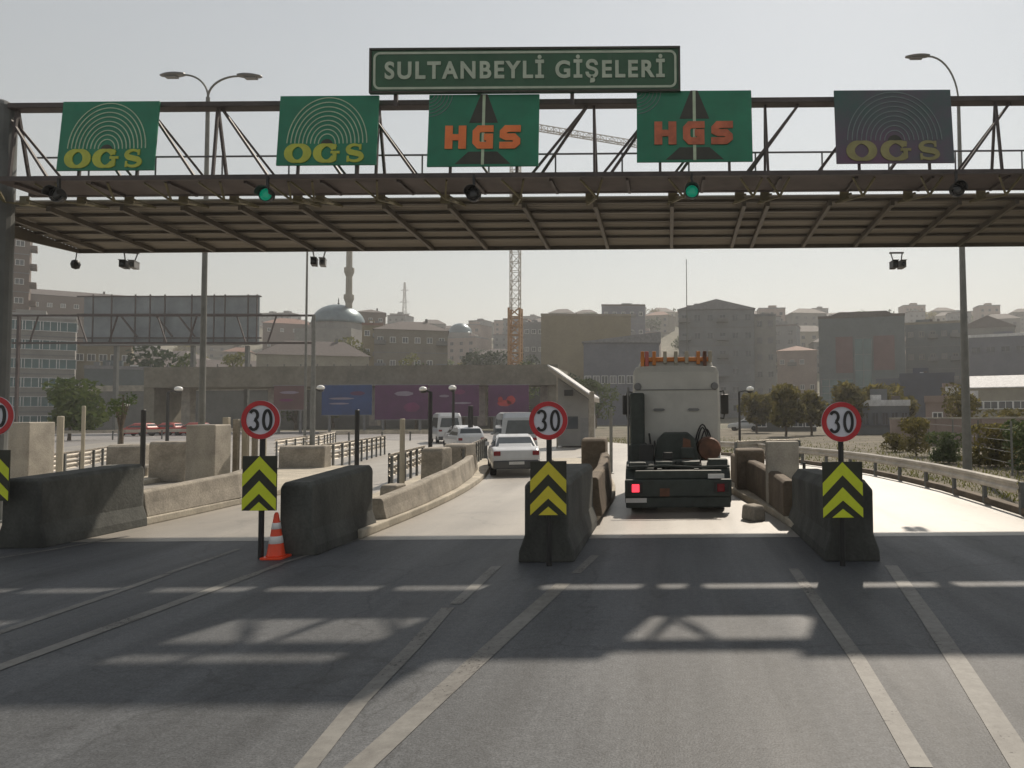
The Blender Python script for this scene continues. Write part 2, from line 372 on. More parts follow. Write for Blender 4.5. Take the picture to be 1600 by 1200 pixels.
strip('far_road', [(-120, 8.4+bend(y), y) for y in [13.05]+YS[2:]]+[(-120, 8.4+bend(100)-6, 100), (-120, -40, 104)], .0, M['far_road'])
strip('dry_verge', [(8.4+bend(y), 60, y) for y in [13.05]+YS[2:]]+[(8.4+bend(100), 60, 100)], .0, M['soil'])

mk = MB()
def mline(pts, wd, z=.006):
    P = [gp(*p) for p in pts]
    for a, b in zip(P, P[1:]):
        n = Vector((-(b-a).y, (b-a).x, 0)).normalized()*wd/2
        zz = z+(.004 if max(a.y, b.y) > 13 else 0)
        mk.add([(a-n)+Vector((0, 0, zz)), (a+n)+Vector((0, 0, zz)), (b+n)+Vector((0, 0, zz)), (b-n)+Vector((0, 0, zz))], [(0, 1, 2, 3)])
mline([(-40, 1002), (150, 937), (262, 897)], .13)
mline([(262, 896), (345, 868), (372, 858)], .11)
mline([(-60, 1066), (0, 1043), (200, 970), (398, 897)], .17)
mline([(398, 897), (440, 881)], .13); mline([(440, 881), (560, 843)], .09)
mline([(470, 1210), (560, 1098), (645, 1012), (700, 950)], .15); mline([(712, 944), (776, 885)], .15)
mline([(548, 1212), (640, 1128), (760, 1020), (880, 912)], .20)
mline([(1240, 889), (1290, 960), (1340, 1030), (1440, 1200)], .15)
mline([(1392, 884), (1450, 965), (1500, 1040), (1606, 1206)], .19)
mline([(-20, 875), (100, 856), (200, 838)], .11)
mline([(930, 868), (900, 896)], .14)
tag(mk.build('lane_markings', M['paint']), kind='structure')

# ------------------------------------------------------------------ gantry
g = thing('toll_gantry', 'long dark steel truss gantry with walkway carrying the green toll signs', 'gantry', (0, 15.6, 0))
def L(p): return Vector(p)-Vector((0, 15.6, 0))
XL, XR = -14.75, 9.3
ZD, ZT = 7.44, 9.28
YF, YB, YT = 15.0, 16.1, 15.62
MB().bar(L((XL, YF, ZD)), L((XR, YF, ZD)), .10, .10).build('bottom_chord', M['steel'], g)
MB().bar(L((XL, YB, ZD)), L((XR, YB, ZD)), .10, .08).build('bottom_chord', M['steel'], g)
MB().bar(L((XL, YT, ZT)), L((XR, YT, ZT)), .30, .12).build('top_chord', M['steel'], g, bevel=.015)
d = MB(); d.box(XL+.2, XR, YF+.06-15.6, YB-.06-15.6, ZD-.03, ZD+.02)
d.build('walkway_deck', M['deck'], g)
xx = XL+.6
while xx < XR:
    MB().bar(L((xx, YF+.09, ZD-.065)), L((xx, YB-.09, ZD-.065)), .06, .06).build('cross_beam', M['steel'], g); xx += 1.66
def nx(px): return at(px, 155, YT).x
mid = 755
k = 0
for px in [-14+113*i for i in range(0, 7)]:
    x0, x1 = nx(px+20), nx(px+112)
    for yy in (15.42, YB-.1): MB().bar(L((x0, YT, ZT)), L((x1, yy, ZD)), .05).build('diagonal_brace', M['steel'], g)
for px in [920+110*i for i in range(0, 8)]:
    x0, x1 = nx(px), nx(px-96)
    for yy in (15.42, YB-.1): MB().bar(L((x0, YT, ZT)), L((x1, yy, ZD)), .05).build('diagonal_brace', M['steel'], g)
for px in (28, 341, 592, 928, 1195, 1555):
    x0 = nx(px)
    for yy in (15.42, YB-.1): MB().bar(L((x0, YT, ZT)), L((x0+.03, yy, ZD)), .055).build('upright', M['steel'], g)
rx0, rx1 = at(55, 220, 16.16).x, XR
for z in (ZD+.45, ZD+.90):
    MB().tube([L((rx0, 16.16, z)), L((rx1, 16.16, z))], .022, 6).build('handrail', M['rail_thin'], g)
px = 140
while px < 1700:
    x = at(px, 220, 16.16).x
    if x < XR: MB().tube([L((x, 16.16, ZD)), L((x, 16.16, ZD+.9))], .02, 6).build('handrail_post', M['rail_thin'], g)
    px += 104
for cx, ztop in ((-15.0, 9.36), (9.6, 9.36)):
    c = MB(); c.tube([L((cx, YT, 0)), L((cx, YT, ztop-.05)), L((cx, YT, ztop+.03)), L((cx, YT, ztop+.10))], [.27, .27, .22, .08], 18)
    cc = c.build('column', M['steel_grey'], g, smooth=False)
    MB().box(cx-.45, cx+.45, YT-.45-15.6, YT+.45-15.6, 0, .05).build('base_plate', M['steel_grey'], cc)
# clusters of small tubes below the deck, tying it to the roof
for px in (40, 130, 205, 290, 370, 470, 505, 600, 702, 815, 930, 1060, 1165, 1205, 1330, 1430, 1545):
    x = at(px, 300, YB).x; b = MB()
    s = .5 if px < 760 else -.5
    b.bar(L((x, YB, ZD-.1)), L((x+s*.5, YB+.45, 7.26)), .045)
    b.bar(L((x-.22, YF+.1, ZD-.06)), L((x+.1, YF+.5, 7.10)), .04)
    b.bar(L((x+.25, YF+.1, ZD-.06)), L((x+.1, YF+.5, 7.10)), .04)
    b.bar(L((x+.1, YF+.5, 7.10)), L((x+s*.4, YB+.4, 7.26)), .04)
    b.bar(L((x-.13, 16.22, ZD+.02)), L((x-.13, 16.22, 7.22)), .22, .02)
    b.build('roof_bracket', M['brace'], g)

# ------------------------------------------------------------------ canopy over the lanes
CF, CB, ZF, ZB = 16.36, 19.8, 7.36, 7.06
cx0, cx1 = -16.75, 12.5
cn = thing('toll_canopy', 'long flat ribbed sheet canopy spanning all lanes behind the sign gantry', 'canopy', (0, 18.5, 0))
def zc(y): return ZF+(ZB-ZF)*(y-CF)/(CB-CF)
b = MB(); n = 30; prof = []
for i in range(n*4+1):
    t = i/(n*4); y = CF+(CB-CF)*t; prof.append((y-18.5, zc(y)+(.035 if (i % 4) in (1, 2) else 0)))
prof += [(y, z+.02) for y, z in reversed(prof)]
b.prismx(prof, cx0, cx1); b.build('roof_sheet', M['sheet'], cn)
b = MB(); b.box(cx0, cx1, CB-18.5, CB-18.5+.05, ZB-.11, ZB+.08); b.build('rear_fascia', M['sheet2'], cn)
b = MB(); b.prismx([(CF-18.5, ZF-.02), (CF-18.5, ZF-.52), (CB-18.5-.01, ZB-.11), (CB-18.5-.01, ZB-.02)], cx0, cx0+.08); b.build('side_fascia', M['sheet2'], cn)
for i in range(5):
    y = CF+.15+i*.62; z = zc(y)
    MB().box(cx0+.1, cx1, y-18.5-.03, y-18.5+.03, z-.07, z-.01).build('purlin', M['sheet2'], cn)
for px in (-20, 75, 190, 285, 375, 470, 600, 702, 818, 930, 1050, 1163, 1200, 1297, 1395, 1500, 1590):
    x = at(px, 320, CF).x
    MB().bar((x, CF-18.5, ZF-.16), (x, CB-18.5-.06, ZB-.06), .09, .12).build('rafter', M['sheet2'], cn)
for cx in (12.2,):
    MB().box(cx-.14, cx+.14, 18.5-18.5-.14, .14, 0, zc(18.5)-.2).build('support_post', M['steel_grey'], cn)

# ------------------------------------------------------------------ overhead signs
def sign_frame(name, label, cat, corners, Yt, Yb, group=None):
    (x0, y0), (x1, y1) = corners
    tl, tr, bl, br = at(x0, y0, Yt), at(x1, y0, Yt), at(x0, y1, Yb), at(x1, y1, Yb)
    c = (tl+tr+bl+br)/4
    o = thing(name, label, cat, c, 0, group)
    tilt = math.atan2(Yt-Yb, tl.z-bl.z); o.rotation_euler = (-tilt, 0, 0)
    W = ((tr-tl).length+(br-bl).length)/2; H = ((tl-bl).length+(tr-br).length)/2
    return o, W, H
def back_frame(o, W, H):
    b = MB()
    for z in (-H*.3, H*.3): b.box(-W*.45, W*.45, .03, .07, z-.03, z+.03)
    for x in (-W*.3, W*.3): b.box(x-.03, x+.03, .07, .11, -H*.62, H*.46)
    b.build('back_frame', M['steel'], o)
def arc(cx, cz, r, a0, a1, n=28, sq=1.0):
    return [(cx+r*math.cos(a0+(a1-a0)*i/n), cz+sq*r*math.sin(a0+(a1-a0)*i/n)) for i in range(n+1)]
def ring_letters(W, H, o, m):
    z = -H*.335; hh = H*.115
    def fat(a0, a1, cx, rx, n=30):
        pts = []; ws = []
        for i in range(n+1):
            a = a0+(a1-a0)*i/n; pts.append((cx+rx*math.cos(a), z+hh*math.sin(a))); ws.append(H*(.035+.075*abs(math.cos(a))))
        return pts, ws
    b = MB(); p, w_ = fat(0, 2*PI, -W*.285, W*.095); b.stroke(p[:-1], w_[:-1], -.034, -.014, True); b.build('letter', m, o)
    b = MB(); p, w_ = fat(.62, 2*PI-.62, W*.005, W*.095); b.stroke(p, w_, -.034, -.014)
    b.box(W*.045, W*.135, -.033, -.015, z-.01, z+H*.03); b.box(W*.068, W*.105, -.035, -.013, z-hh*.86, z+H*.0)
    b.box(W*.07, W*.098, -.033, -.015, z+hh*.45, z+hh*1.1); b.build('letter', m, o)
    b = MB(); cx = W*.285; pts = []
    for i in range(13): a = math.radians(30+i*(200/12)); pts.append((cx+W*.065*math.cos(a), z+hh*.5+hh*.5*math.sin(a)))
    for i in range(13): a = math.radians(50-i*(200/12)); pts.append((cx+W*.07*math.cos(a), z-hh*.5+hh*.5*math.sin(a)))
    ws = [H*(.032+.045*math.exp(-((i-12.5)/6)**2)) for i in range(26)]
    b.stroke(pts, ws, -.034, -.014); b.box(cx+W*.045, cx+W*.066, -.033, -.015, z+hh*.4, z+hh*1.1); b.box(cx-W*.076, cx-W*.055, -.033, -.015, z-hh*1.1, z-hh*.35)
    b.build('letter', m, o)
def ogs(label, corners, Yt, Yb, base, yel, arcm):
    o, W, H = sign_frame('lane_sign', label, 'sign', corners, Yt, Yb, 'green toll lane signs on the gantry')
    MB().box(-W/2, W/2, -.012, .03, -H/2, H/2).build('panel', base, o, bevel=.006)
    back_frame(o, W, H)
    for i in range(9):
        r = W*(.085+.0395*i)
        MB().stroke(arc(0, -H*.20, r, .02, PI-.02, 36, .78*H/W*2.13), .020, -.024, -.011).build('arc', arcm, o)
    MB().prism(arc(0, -H*.215, W*.062, 0, PI, 16, 1.0), -.022, -.011).build('emblem', M['sign_dark'], o)
    ring_letters(W, H, o, yel)
    return o
ogs('green sign with yellow OGS and thin arcs at the far left end of the gantry', [(94, 159), (245, 266)], 15.38, 15.24, M['green'], M['sign_yellow'], M['arc'])
ogs('green sign with yellow OGS and arcs just left of the long name board', [(435, 150), (590, 258)], 15.38, 15.24, M['green'], M['sign_yellow'], M['arc'])
ogs('faded sign with painted purple flare tint and dull OGS letters near the right lamp pole', [(1305, 141), (1488, 255)], 15.38, 15.24, M['green_flare_fade'], M['sign_yellow_fade'], M['arc_dim'])
def hgs(label, corners, Yt, Yb, cx, lx, red):
    o, W, H = sign_frame('lane_sign', label, 'sign', corners, Yt, Yb, 'green toll lane signs on the gantry')
    MB().box(-W/2, W/2, -.012, .03, -H/2, H/2).build('panel', M['green'], o, bevel=.006)
    back_frame(o, W, H)
    MB().prism([(cx-W*.03, H*.5), (cx+W*.03, H*.5), (cx+W*.13, H*.1), (cx-W*.13, H*.1)], -.018, -.011).build('road_symbol', M['sign_dark'], o)
    MB().prism([(cx-W*.13, -H*.30), (cx+W*.13, -H*.30), (cx+W*.25, -H*.47), (cx-W*.25, -H*.47)], -.018, -.011).build('road_symbol', M['sign_dark'], o)
    MB().box(cx-W*.013, cx+W*.013, -.024, -.0185, -H*.48, H*.49).build('centre_line', M['arc'], o)
    for i in range(6):
        MB().stroke(arc(-W*.5, H*.5, W*(.05+.032*i), -PI/2+.05, -.05, 14), .014, -.022, -.012).build('arc', M['arc_dim'], o)
    z0, z1 = -H*.265, H*.055; lw = W*.19; t = W*.068
    for i, ch in enumerate('HGS'):
        x0 = lx+i*W*.245; x1 = x0+lw; zm = (z0+z1)/2; b = MB()
        if ch == 'H':
            b.box(x0, x0+t, -.046, -.026, z0, z1); b.box(x1-t, x1, -.046, -.026, z0, z1); b.box(x0+t, x1-t, -.045, -.027, zm-t*.42, zm+t*.42)
        else:
            c = W*.028
            if ch == 'G': pts = [(x1, z1-t*.45), (x0+c+t/2, z1-t*.45), (x0+t/2, z1-c-t/2), (x0+t/2, z0+c+t/2), (x0+c+t/2, z0+t*.45), (x1-t*.5, z0+t*.45), (x1-t*.5, zm), (x0+lw*.55, zm)]
            else: pts = [(x1, z1-t*.45), (x0+c+t/2, z1-t*.45), (x0+t*.5, z1-c-t*.5), (x0+t*.5, zm+c*.5), (x0+c+t/2, zm), (x1-c-t/2, zm), (x1-t*.5, zm-c), (x1-t*.5, z0+c+t*.4), (x1-c-t*.5, z0+t*.45), (x0, z0+t*.45)]
            b.stroke(pts, t*.92, -.046, -.026)
        b.build('letter', red, o)
    return o
M['sign_red2'] = mat('sign_red_worn', (0.56, 0.14, 0.06), 0.55, 0.3, 3)
oA = hgs('green sign with bright red HGS letters under the left half of the long name board', [(669, 148), (842, 260)], 15.38, 15.24, 0.0, -.34*2.45, M['sign_red'])
oB = hgs('green sign with worn red HGS letters under the right end of the long name board', [(995, 142), (1175, 253)], 15.38, 15.24, -.0, -.34*2.6, M['sign_red2'])

o, W, H = sign_frame('name_board', 'long green board reading SULTANBEYL\u0130 G\u0130\u015eELER\u0130 above the gantry', 'sign', [(578, 75), (1063, 145)], 15.32, 15.32)
MB().box(-W/2, W/2, -.02, .05, -H/2, H/2).build('panel', M['green_big'], o)
b = MB(); i = .045
for z0, z1, x0, x1 in ((H/2-i, H/2, -W/2, W/2), (-H/2, -H/2+i, -W/2, W/2), (-H/2+i, H/2-i, -W/2, -W/2+i), (-H/2+i, H/2-i, W/2-i, W/2)):
    b.box(x0, x1, -.05, -.021, z0, z1)
b.build('edge_frame', M['sign_dark'], o)
def rrect(w, h, r, n=6):
    P = []
    for cx, cz, a in ((w/2-r, h/2-r, 0), (-w/2+r, h/2-r, PI/2), (-w/2+r, -h/2+r, PI), (w/2-r, -h/2+r, 1.5*PI)):
        for q in range(n+1): P.append((cx+r*math.cos(a+PI/2*q/n), cz+r*math.sin(a+PI/2*q/n)))
    return P
MB().stroke(rrect(W-.22, H-.22, .12), .05, -.032, -.021, True).build('border_line', M['letter'], o)
b = MB()
for x in (-W*.42, -W*.15, W*.15, W*.42): b.box(x-.04, x+.04, .051, .12, -H*.75, H*.45)
b.build('back_frame', M['steel'], o)
def text(txt, h, width, parent, m, loc, name='letter', bold=.0):
    cu = bpy.data.curves.new(name, 'FONT'); cu.body = txt; cu.align_x = 'CENTER'; cu.align_y = 'CENTER'; cu.size = 1; cu.extrude = .008; cu.offset = bold; cu.space_character = 1.22
    t = bpy.data.objects.new(name, cu); COL.objects.link(t); bpy.context.view_layer.update()
    me = bpy.data.meshes.new_from_object(t.evaluated_get(bpy.context.evaluated_depsgraph_get()))
    bpy.data.objects.remove(t); me.materials.clear(); me.materials.append(m)
    xs = [v.co.x for v in me.vertices]; cxm = (max(xs)+min(xs))/2; w0 = max(xs)-min(xs)
    for v in me.vertices:
        v.co = Vector(((v.co.x-cxm)*width/w0, -v.co.z, v.co.y*h/.73))
    bm = bmesh.new(); bm.from_mesh(me); bm.faces.ensure_lookup_table(); seen = set(); isl = []
    for f in bm.faces:
        if f.index in seen: continue
        st = [f]; seen.add(f.index); fs = []
        while st:
            a = st.pop(); fs.append(a)
            for e in a.edges:
                for k in e.link_faces:
                    if k.index not in seen: seen.add(k.index); st.append(k)
        xs = [v.co.x for a in fs for v in a.verts]; isl.append([min(xs), max(xs), fs])
    isl.sort(key=lambda t: t[0]); gl = []
    for a in isl:
        if gl and a[0] < gl[-1][1]-.01: gl[-1][1] = max(gl[-1][1], a[1]); gl[-1][2] += a[2]
        else: gl.append(a)
    for _, _, fs in gl:
        q = MB()
        for f in fs: q.add([v.co for v in f.verts], [tuple(range(len(f.verts)))])
        c = q.build(name, m, parent, weld=True); c.location = loc
    bm.free()
text('SULTANBEYL\u0130 G\u0130\u015eELER\u0130', .385, W*.90, o, M['letter'], (0, -.034, -.02), bold=.03)

# ------------------------------------------------------------------ lane signals and hanging cameras
def signal(px, py, Y, label, lit):
    c = at(px, py, Y); o = thing('lane_signal', label, 'traffic light', c, 0, 'lane signals under the gantry'); o.scale = (.8, .8, .8)
    h = MB(); h.lathe([(.05, .16), (.15, .13), (.195, .04), (.195, -.06)], n=22, axis='y'); h.build('housing', M['black'], o, smooth=False)
    MB().lathe([(.15, -.055), (.165, -.062), (.12, -.09), (.05, -.10)], n=20, axis='y').build('lens', M['lens_green'] if lit else M['lens_dark'], o, smooth=True)
    v = MB(); pts = arc(0, 0, .19, -.2, PI+.2, 16); v.stroke(pts, .012, -.26, -.05); v.build('visor', M['black'], o)
    MB().bar((0, .03, .18), (0, .03, (ZD-c.z-.02)/.8), .06).build('bracket', M['black'], o)
signal(417, 305, 14.85, 'round lane signal lit green under the second sign from the left', True)
signal(1081, 300, 14.85, 'round lane signal lit green under the right red-lettered sign', True)
signal(740, 304, 14.85, 'dark unlit round lane signal under the left red-lettered sign', False)
signal(90, 305, 14.85, 'dark unlit round lane signal under the leftmost sign', False)
signal(1495, 297, 14.85, 'dark unlit round lane signal under the flare-tinted faded sign at right', False)
def cam_pod(px, py, label, rz):
    c = at(px, py, 19.8); o = thing('lane_camera', label, 'camera', c, rz, 'cameras hanging off the canopy edge')
    for s in (-1, 1):
        h = MB(); h.box(s*.11-.075, s*.11+.075, -.22, .14, -.14, .05); h.box(s*.11-.085, s*.11+.085, -.27, .16, .05, .065)
        hh = h.build('housing', M['lamp_grey'] if s > 0 else M['black'], o, bevel=.01)
        MB().lathe([(.055, -.221), (.05, -.24), (.02, -.245)], (s*.11, 0, -.05), 14, 'y').build('lens', M['glass'], hh)
    f = MB(); f.bar((-.11, .0, .066), (-.16, .05, .30), .025); f.bar((.11, 0, .066), (.16, .05, .30), .025); f.box(-.2, .2, .02, .08, .30, .34)
    f.build('bracket', M['lamp_grey'], o)
cam_pod(203, 412, 'twin camera pod hanging from the canopy next to the ball lamp', .3)
cam_pod(498, 408, 'twin camera pod hanging from the canopy just left of the minaret', .35)
cam_pod(1402, 412, 'twin camera pod hanging from the right part of the canopy', 0)
c = at(118, 413, 19.8); o = thing('ball_lamp', 'small dark ball hanging on a rod from the left canopy corner', 'lamp', c)
MB().lathe([(.02, -.14), (.09, -.11), (.12, 0), (.09, .10), (.03, .13)], n=16).build('ball', M['black'], o, smooth=True)
MB().tube([(0, 0, .12), (0, .04, 7.02-c.z)], .014, 6).build('rod', M['black'], o)

# ------------------------------------------------------------------ speed signs with chevron boards
def speed_sign(label, disc, ctop, cbot, cw, base, Y, col, tilt=0):
    p = gp(*base); Y = Y or p.y
    dc = at(disc[0], disc[1], Y); x = dc.x
    o = thing('speed_sign', label, 'road sign', (x, Y, 0), tilt, 'speed signs with chevron boards at the island tips')
    r = disc[2]/FPX*Y
    dd = MB(); dd.lathe([(r*.985, .006), (r, .0), (r, -.012), (r*.8, -.014)], (0, -.05, dc.z), 40, 'y')
    d_ = dd.build('disc', M['face'], o)
    rg = MB(); rg.stroke([(r*.87*math.cos(2*PI*i/48), dc.z+r*.87*math.sin(2*PI*i/48)) for i in range(48)], r*.24, -.078, -.0655, True); rg.build('red_rim', M['rim_red'], d_)
    e = MB()
    t = r*.135
    def off(pts, dz): return [(a, b_+dz) for a, b_ in pts]
    hh = r*.50; ww = r*.195
    cx = -r*.35
    a1 = [(cx+ww*math.cos(math.radians(155-i*20)), hh*.5+hh*.5*math.sin(math.radians(155-i*20))) for i in range(12)]
    a2 = [(cx+ww*1.06*math.cos(math.radians(82-i*20)), -hh*.5+hh*.5*math.sin(math.radians(82-i*20))) for i in range(13)]
    e.stroke(off(a1, dc.z), t, -.079, -.0655); e.stroke(off(a2, dc.z), t, -.080, -.0665); e.build('numeral', M['black'], d_)
    e = MB(); cx = r*.35
    e.stroke(off([(cx+ww*math.cos(2*PI*i/26), hh*.98*math.sin(2*PI*i/26)) for i in range(26)], dc.z), t, -.079, -.0655, True); e.build('numeral', M['black'], d_)
    z1 = at(disc[0], ctop, Y).z; z0 = at(disc[0], cbot, Y).z; W = cw/FPX*Y; H = z1-z0
    bd = MB(); bd.box(-W/2, W/2, -.075, -.05, z0, z1); board = bd.build('chevron_board', M['sign_black'], o, bevel=.004)
    hb = H*.235; rise = W*.52
    def clip(zz): return max(z0+.002, min(z1-.002, zz))
    for zt in (z1-.004, z1-H*.455):
        bb = MB(); bb.prism([(-W/2+.002, clip(zt-rise-hb)), (0, clip(zt-hb)), (0, zt), (-W/2+.002, clip(zt-rise))], -.083, -.0755)
        bb.prism([(0, clip(zt-hb)), (W/2-.002, clip(zt-rise-hb)), (W/2-.002, clip(zt-rise)), (0, zt)], -.083, -.0755)
        bb.build('chevron', col, board)
    zt = z1-H*.865
    MB().prism([(-W*.27, z0+.004), (W*.27, z0+.004), (0, z0+H*.16)], -.083, -.0755).build('chevron', col, board)
    MB().tube([(0, 0, 0), (0, 0, dc.z+r*.7)], .042, 12).build('post', M['black'], o)
    cl = MB()
    for z in (dc.z-r*.5, dc.z+r*.5, z0+H*.2, z1-H*.2): cl.box(-.06, .06, -.049, .05, z-.015, z+.015)
    cl.build('clamp', M['steel_grey'], o)
    return o
speed_sign('30 speed sign and lime chevron board standing next to the orange traffic cone', (411, 656, 30), 712, 797, 53, (411, 873), None, M['lime'])
speed_sign('30 speed sign with amber chevron board in front of the white sedan', (858, 657, 30), 720, 804, 56, (858, 882), 10.75, M['amber'])
speed_sign('30 speed sign with lime chevron board right of the truck', (1313, 659, 31), 721, 808, 62, (1320, 886), 10.6, M['lime'])
speed_sign('30 speed sign with lime chevron board cut by the left photo edge', (-4, 650, 31), 703, 782, 54, (-4, 860), 12.3, M['lime'])

cp = gp(431, 872); o = thing('traffic_cone', 'orange traffic cone with two white bands beside the lane barrier', 'cone', cp)
MB().prismz(rrect(.36, .36, .05), 0, .035).build('base', M['cone'], o, bevel=.008)
prof = lambda z: .135-.105*(z-.035)/.70
MB().lathe([(.15, .035), (.135, .06), (prof(.70), .70), (.02, .735)], n=28).build('body', M['cone'], o, smooth=True)
for a, b_ in ((.24, .36), (.47, .57)):
    MB().lathe([(prof(a)+.001, a), (prof(a)+.005, a+.003), (prof(b_)+.005, b_-.003), (prof(b_)+.001, b_)], n=28).build('white_band', M['cone_white'], o, smooth=True)

# ------------------------------------------------------------------ islands, barriers, pillars, posts
def island(label, rows):          # rows: (xl, xr, y)
    b = MB(); n = len(rows)
    Lp = [(a, y) for a, _, y in rows]; Rp = [(c, y) for _, c, y in rows]
    poly = Rp+Lp[::-1]
    b.prismz(poly, 0.0, .17)
    return tag(b.build('lane_island', M['kerb'], bevel=.03), label, 'kerb island', 'raised islands between the toll lanes')
def rows(xl0, xr0, xl1, xr1, y0, y1):
    R = []
    for i in range(15):
        y = y0+(y1-y0)*i/14; t = smooth01((y-y0)/7)
        R.append((xl0+(xl1-xl0)*t+bend(y), xr0+(xr1-xr0)*t+bend(y), y))
    return R
island('raised island whose front wall stands at the far left lane', rows(-19.4, -18.6, -20.5, -17.0, 13.6, 27))
island('raised island behind the dark barrier left of the traffic cone', rows(-11.9, -11.05, -14.4, -11.05, 14.5, 30))
island('raised island behind the dark barrier next to the traffic cone', rows(-6.5, -5.72, -8.0, -5.72, 13.2, 34))
island('raised island carrying the white sloped-roof booth', rows(-2.35, -1.55, -2.75, -1.3, 13.8, 34))
island('raised island right of the truck', rows(2.40, 3.22, 1.95, 3.3, 13.2, 27))

def block(label, x0, x1, y0, y1, h0, h1, m, ch=.07, skew=0):
    b = MB(); lean = .10
    sec = [(x0-lean, 0), (x1+lean, 0), (x1+lean*.9, .16), (x1, .42), (x1, -ch), (x1-ch*.8, 0), (x0+ch*.8, 0), (x0, -ch), (x0, .42), (x0-lean*.9, .16)]
    def ring(y, h, dx, ins=0):
        pts = []
        for i, (x, z) in enumerate(sec):
            zz = h+z if i in (4, 5, 6, 7) else z
            cx = (x0+x1)/2; pts.append((cx+(x-cx)*(1-ins)+dx, y, zz*(1-ins*.3)))
        return pts
    ys = [(y0, h0-.03, 0, .05), (y0+.05, h0, 0, 0), ((y0+y1)/2, (h0+h1)/2, skew/2, 0), (y1-.06, h1, skew, 0), (y1, h1-.04, skew, .06)]
    vs = []; n = len(sec)
    for q in ys: vs += ring(*q)
    fs = [tuple(range(n)), tuple(len(vs)-n+i for i in range(n-1, -1, -1))]
    for j in range(len(ys)-1):
        for i in range(n): fs.append((j*n+i, j*n+(i+1) % n, (j+1)*n+(i+1) % n, (j+1)*n+i))
    b.add(vs, fs)
    o = b.build('concrete_barrier', m, bevel=.018, seg=2)
    return tag(o, label, 'barrier', 'concrete barriers on the island tips')
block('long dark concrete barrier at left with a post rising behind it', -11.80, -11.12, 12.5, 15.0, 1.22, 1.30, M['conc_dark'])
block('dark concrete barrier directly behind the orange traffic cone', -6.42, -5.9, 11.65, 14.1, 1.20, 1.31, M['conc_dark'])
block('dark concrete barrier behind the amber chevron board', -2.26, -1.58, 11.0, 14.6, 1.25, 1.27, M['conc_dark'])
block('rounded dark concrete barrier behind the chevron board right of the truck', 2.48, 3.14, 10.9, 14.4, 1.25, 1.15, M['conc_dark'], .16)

def lowwall(label, pts, h0, h1, th, m, z=.17, name='low_wall', endh=None):
    b = MB(); n = len(pts); vs = []
    for i, (x, y) in enumerate(pts):
        h = h0+(h1-h0)*i/(n-1)
        vs += [(x-th, y, z), (x+.06, y, z), (x, y, z+h*.5), (x-.03, y, z+h-.04), (x-.07, y, z+h), (x-th+.05, y, z+h), (x-th, y, z+h-.05)]
    k = 7; fs = [tuple(range(k-1, -1, -1)), tuple((n-1)*k+i for i in range(k))]
    for j in range(n-1):
        for i in range(k): fs.append((j*k+i, j*k+(i+1) % k, (j+1)*k+(i+1) % k, (j+1)*k+i))
    b.add(vs, fs)
    return tag(b.build(name, m, bevel=.02), label, 'low wall', 'low walls along the islands')
lowwall('sunlit low wall sloping up between the left dark barrier and the grey pillar', [(-11.15, 15.05), (-11.15, 16.5), (-11.2, 18.4), (-11.4, 19.4)], .55, .70, .32, M['conc_tan'])
lowwall('stained low wall behind the barrier by the traffic cone', [(-5.85, 14.5), (-5.85, 15.6), (-5.9, 17.0), (-6.0, 18.2), (-6.2, 20.5), (-6.75, 24), (-7.5, 27.5)], .42, .66, .30, M['conc_tan'])
lowwall('brown low wall beside the truck on its left', [(-1.45, 14.7), (-1.5, 17.5), (-1.75, 21), (-2.2, 24)], .80, 1.0, .3, M['conc_brown'])
lowwall('broken brown wall beside the truck on its right', [(2.62, 14.5), (2.6, 16), (2.5, 18.5), (2.2, 22)], .72, .85, .3, M['conc_brown'])

def pillar(label, px0, px1, pyb, pyt, dep, m, litw=None):
    a = gp(px0, pyb); c = at(px1, pyb, a.y); zt = at(px0, pyt, a.y).z
    b = MB(); b.box(0, c.x-a.x, 0, dep, 0, zt); o = b.build('concrete_pillar', m, bevel=.03)
    o.location = (a.x, a.y, 0); return tag(o, label, 'pillar', 'concrete pillars on the islands')
pillar('tall grey pillar right of the low sunlit wall with a lamp pole behind', 288, 334, 778, 664, .75, M['conc'])
pillar('grey pillar at the far left edge behind the cut speed sign', 2, 42, 775, 660, .9, M['conc'])
pillar('grey pillar between the truck and the right speed sign', 1200, 1250, 800, 690, .35, M['conc'])

def slab(label, px0, px1, pyb, pyt, dep, m, name='concrete_block', rz=0, Y=None):
    a = gp(px0, pyb); Y = Y or a.y; a = at(px0, pyb, Y); c = at(px1, pyb, Y); zt = at(px0, pyt, Y).z; zb = max(a.z, .0)
    b = MB(); wd = c.x-a.x
    b.prismx([(0, 0), (dep, 0), (dep*.9, zt-.02), (dep*.75, zt), (dep*.15, zt-.01), (.03, zt-.10)], -wd/2, wd/2)
    o = b.build(name, m, bevel=.05, seg=3); o.location = ((a.x+c.x)/2, Y, 0); o.rotation_euler = (0, 0, rz)
    return tag(o, label, 'block', 'loose concrete blocks behind the islands')
slab('tan concrete slab wall left of the tall grey pillar', 230, 288, 754, 690, .5, M['conc_tan'])
slab('worn rounded block left of the tan slab wall', 168, 222, 738, 695, 1.2, M['conc_tan'], rz=.2)
slab('long flat tan block behind the left dark barrier', 150, 226, 752, 728, 1.0, M['conc_tan'], rz=.1)
slab('brown block with dark recess behind the cone barrier', 590, 618, 790, 758, .6, M['conc_tan'], rz=-.2)
slab('brown block on the island near the white sedan', 655, 690, 768, 700, .8, M['conc_tan'], rz=-.15)
slab('tan block at the guardrail end left of the white sedan', 690, 728, 748, 694, 1.0, M['conc_tan'], rz=-.15)
slab('brown concrete block between the booth and the truck', 908, 946, 765, 685, 1.0, M['conc_brown'])
slab('dark brown block on the right of the truck', 1152, 1196, 775, 702, .8, M['conc_brown'])
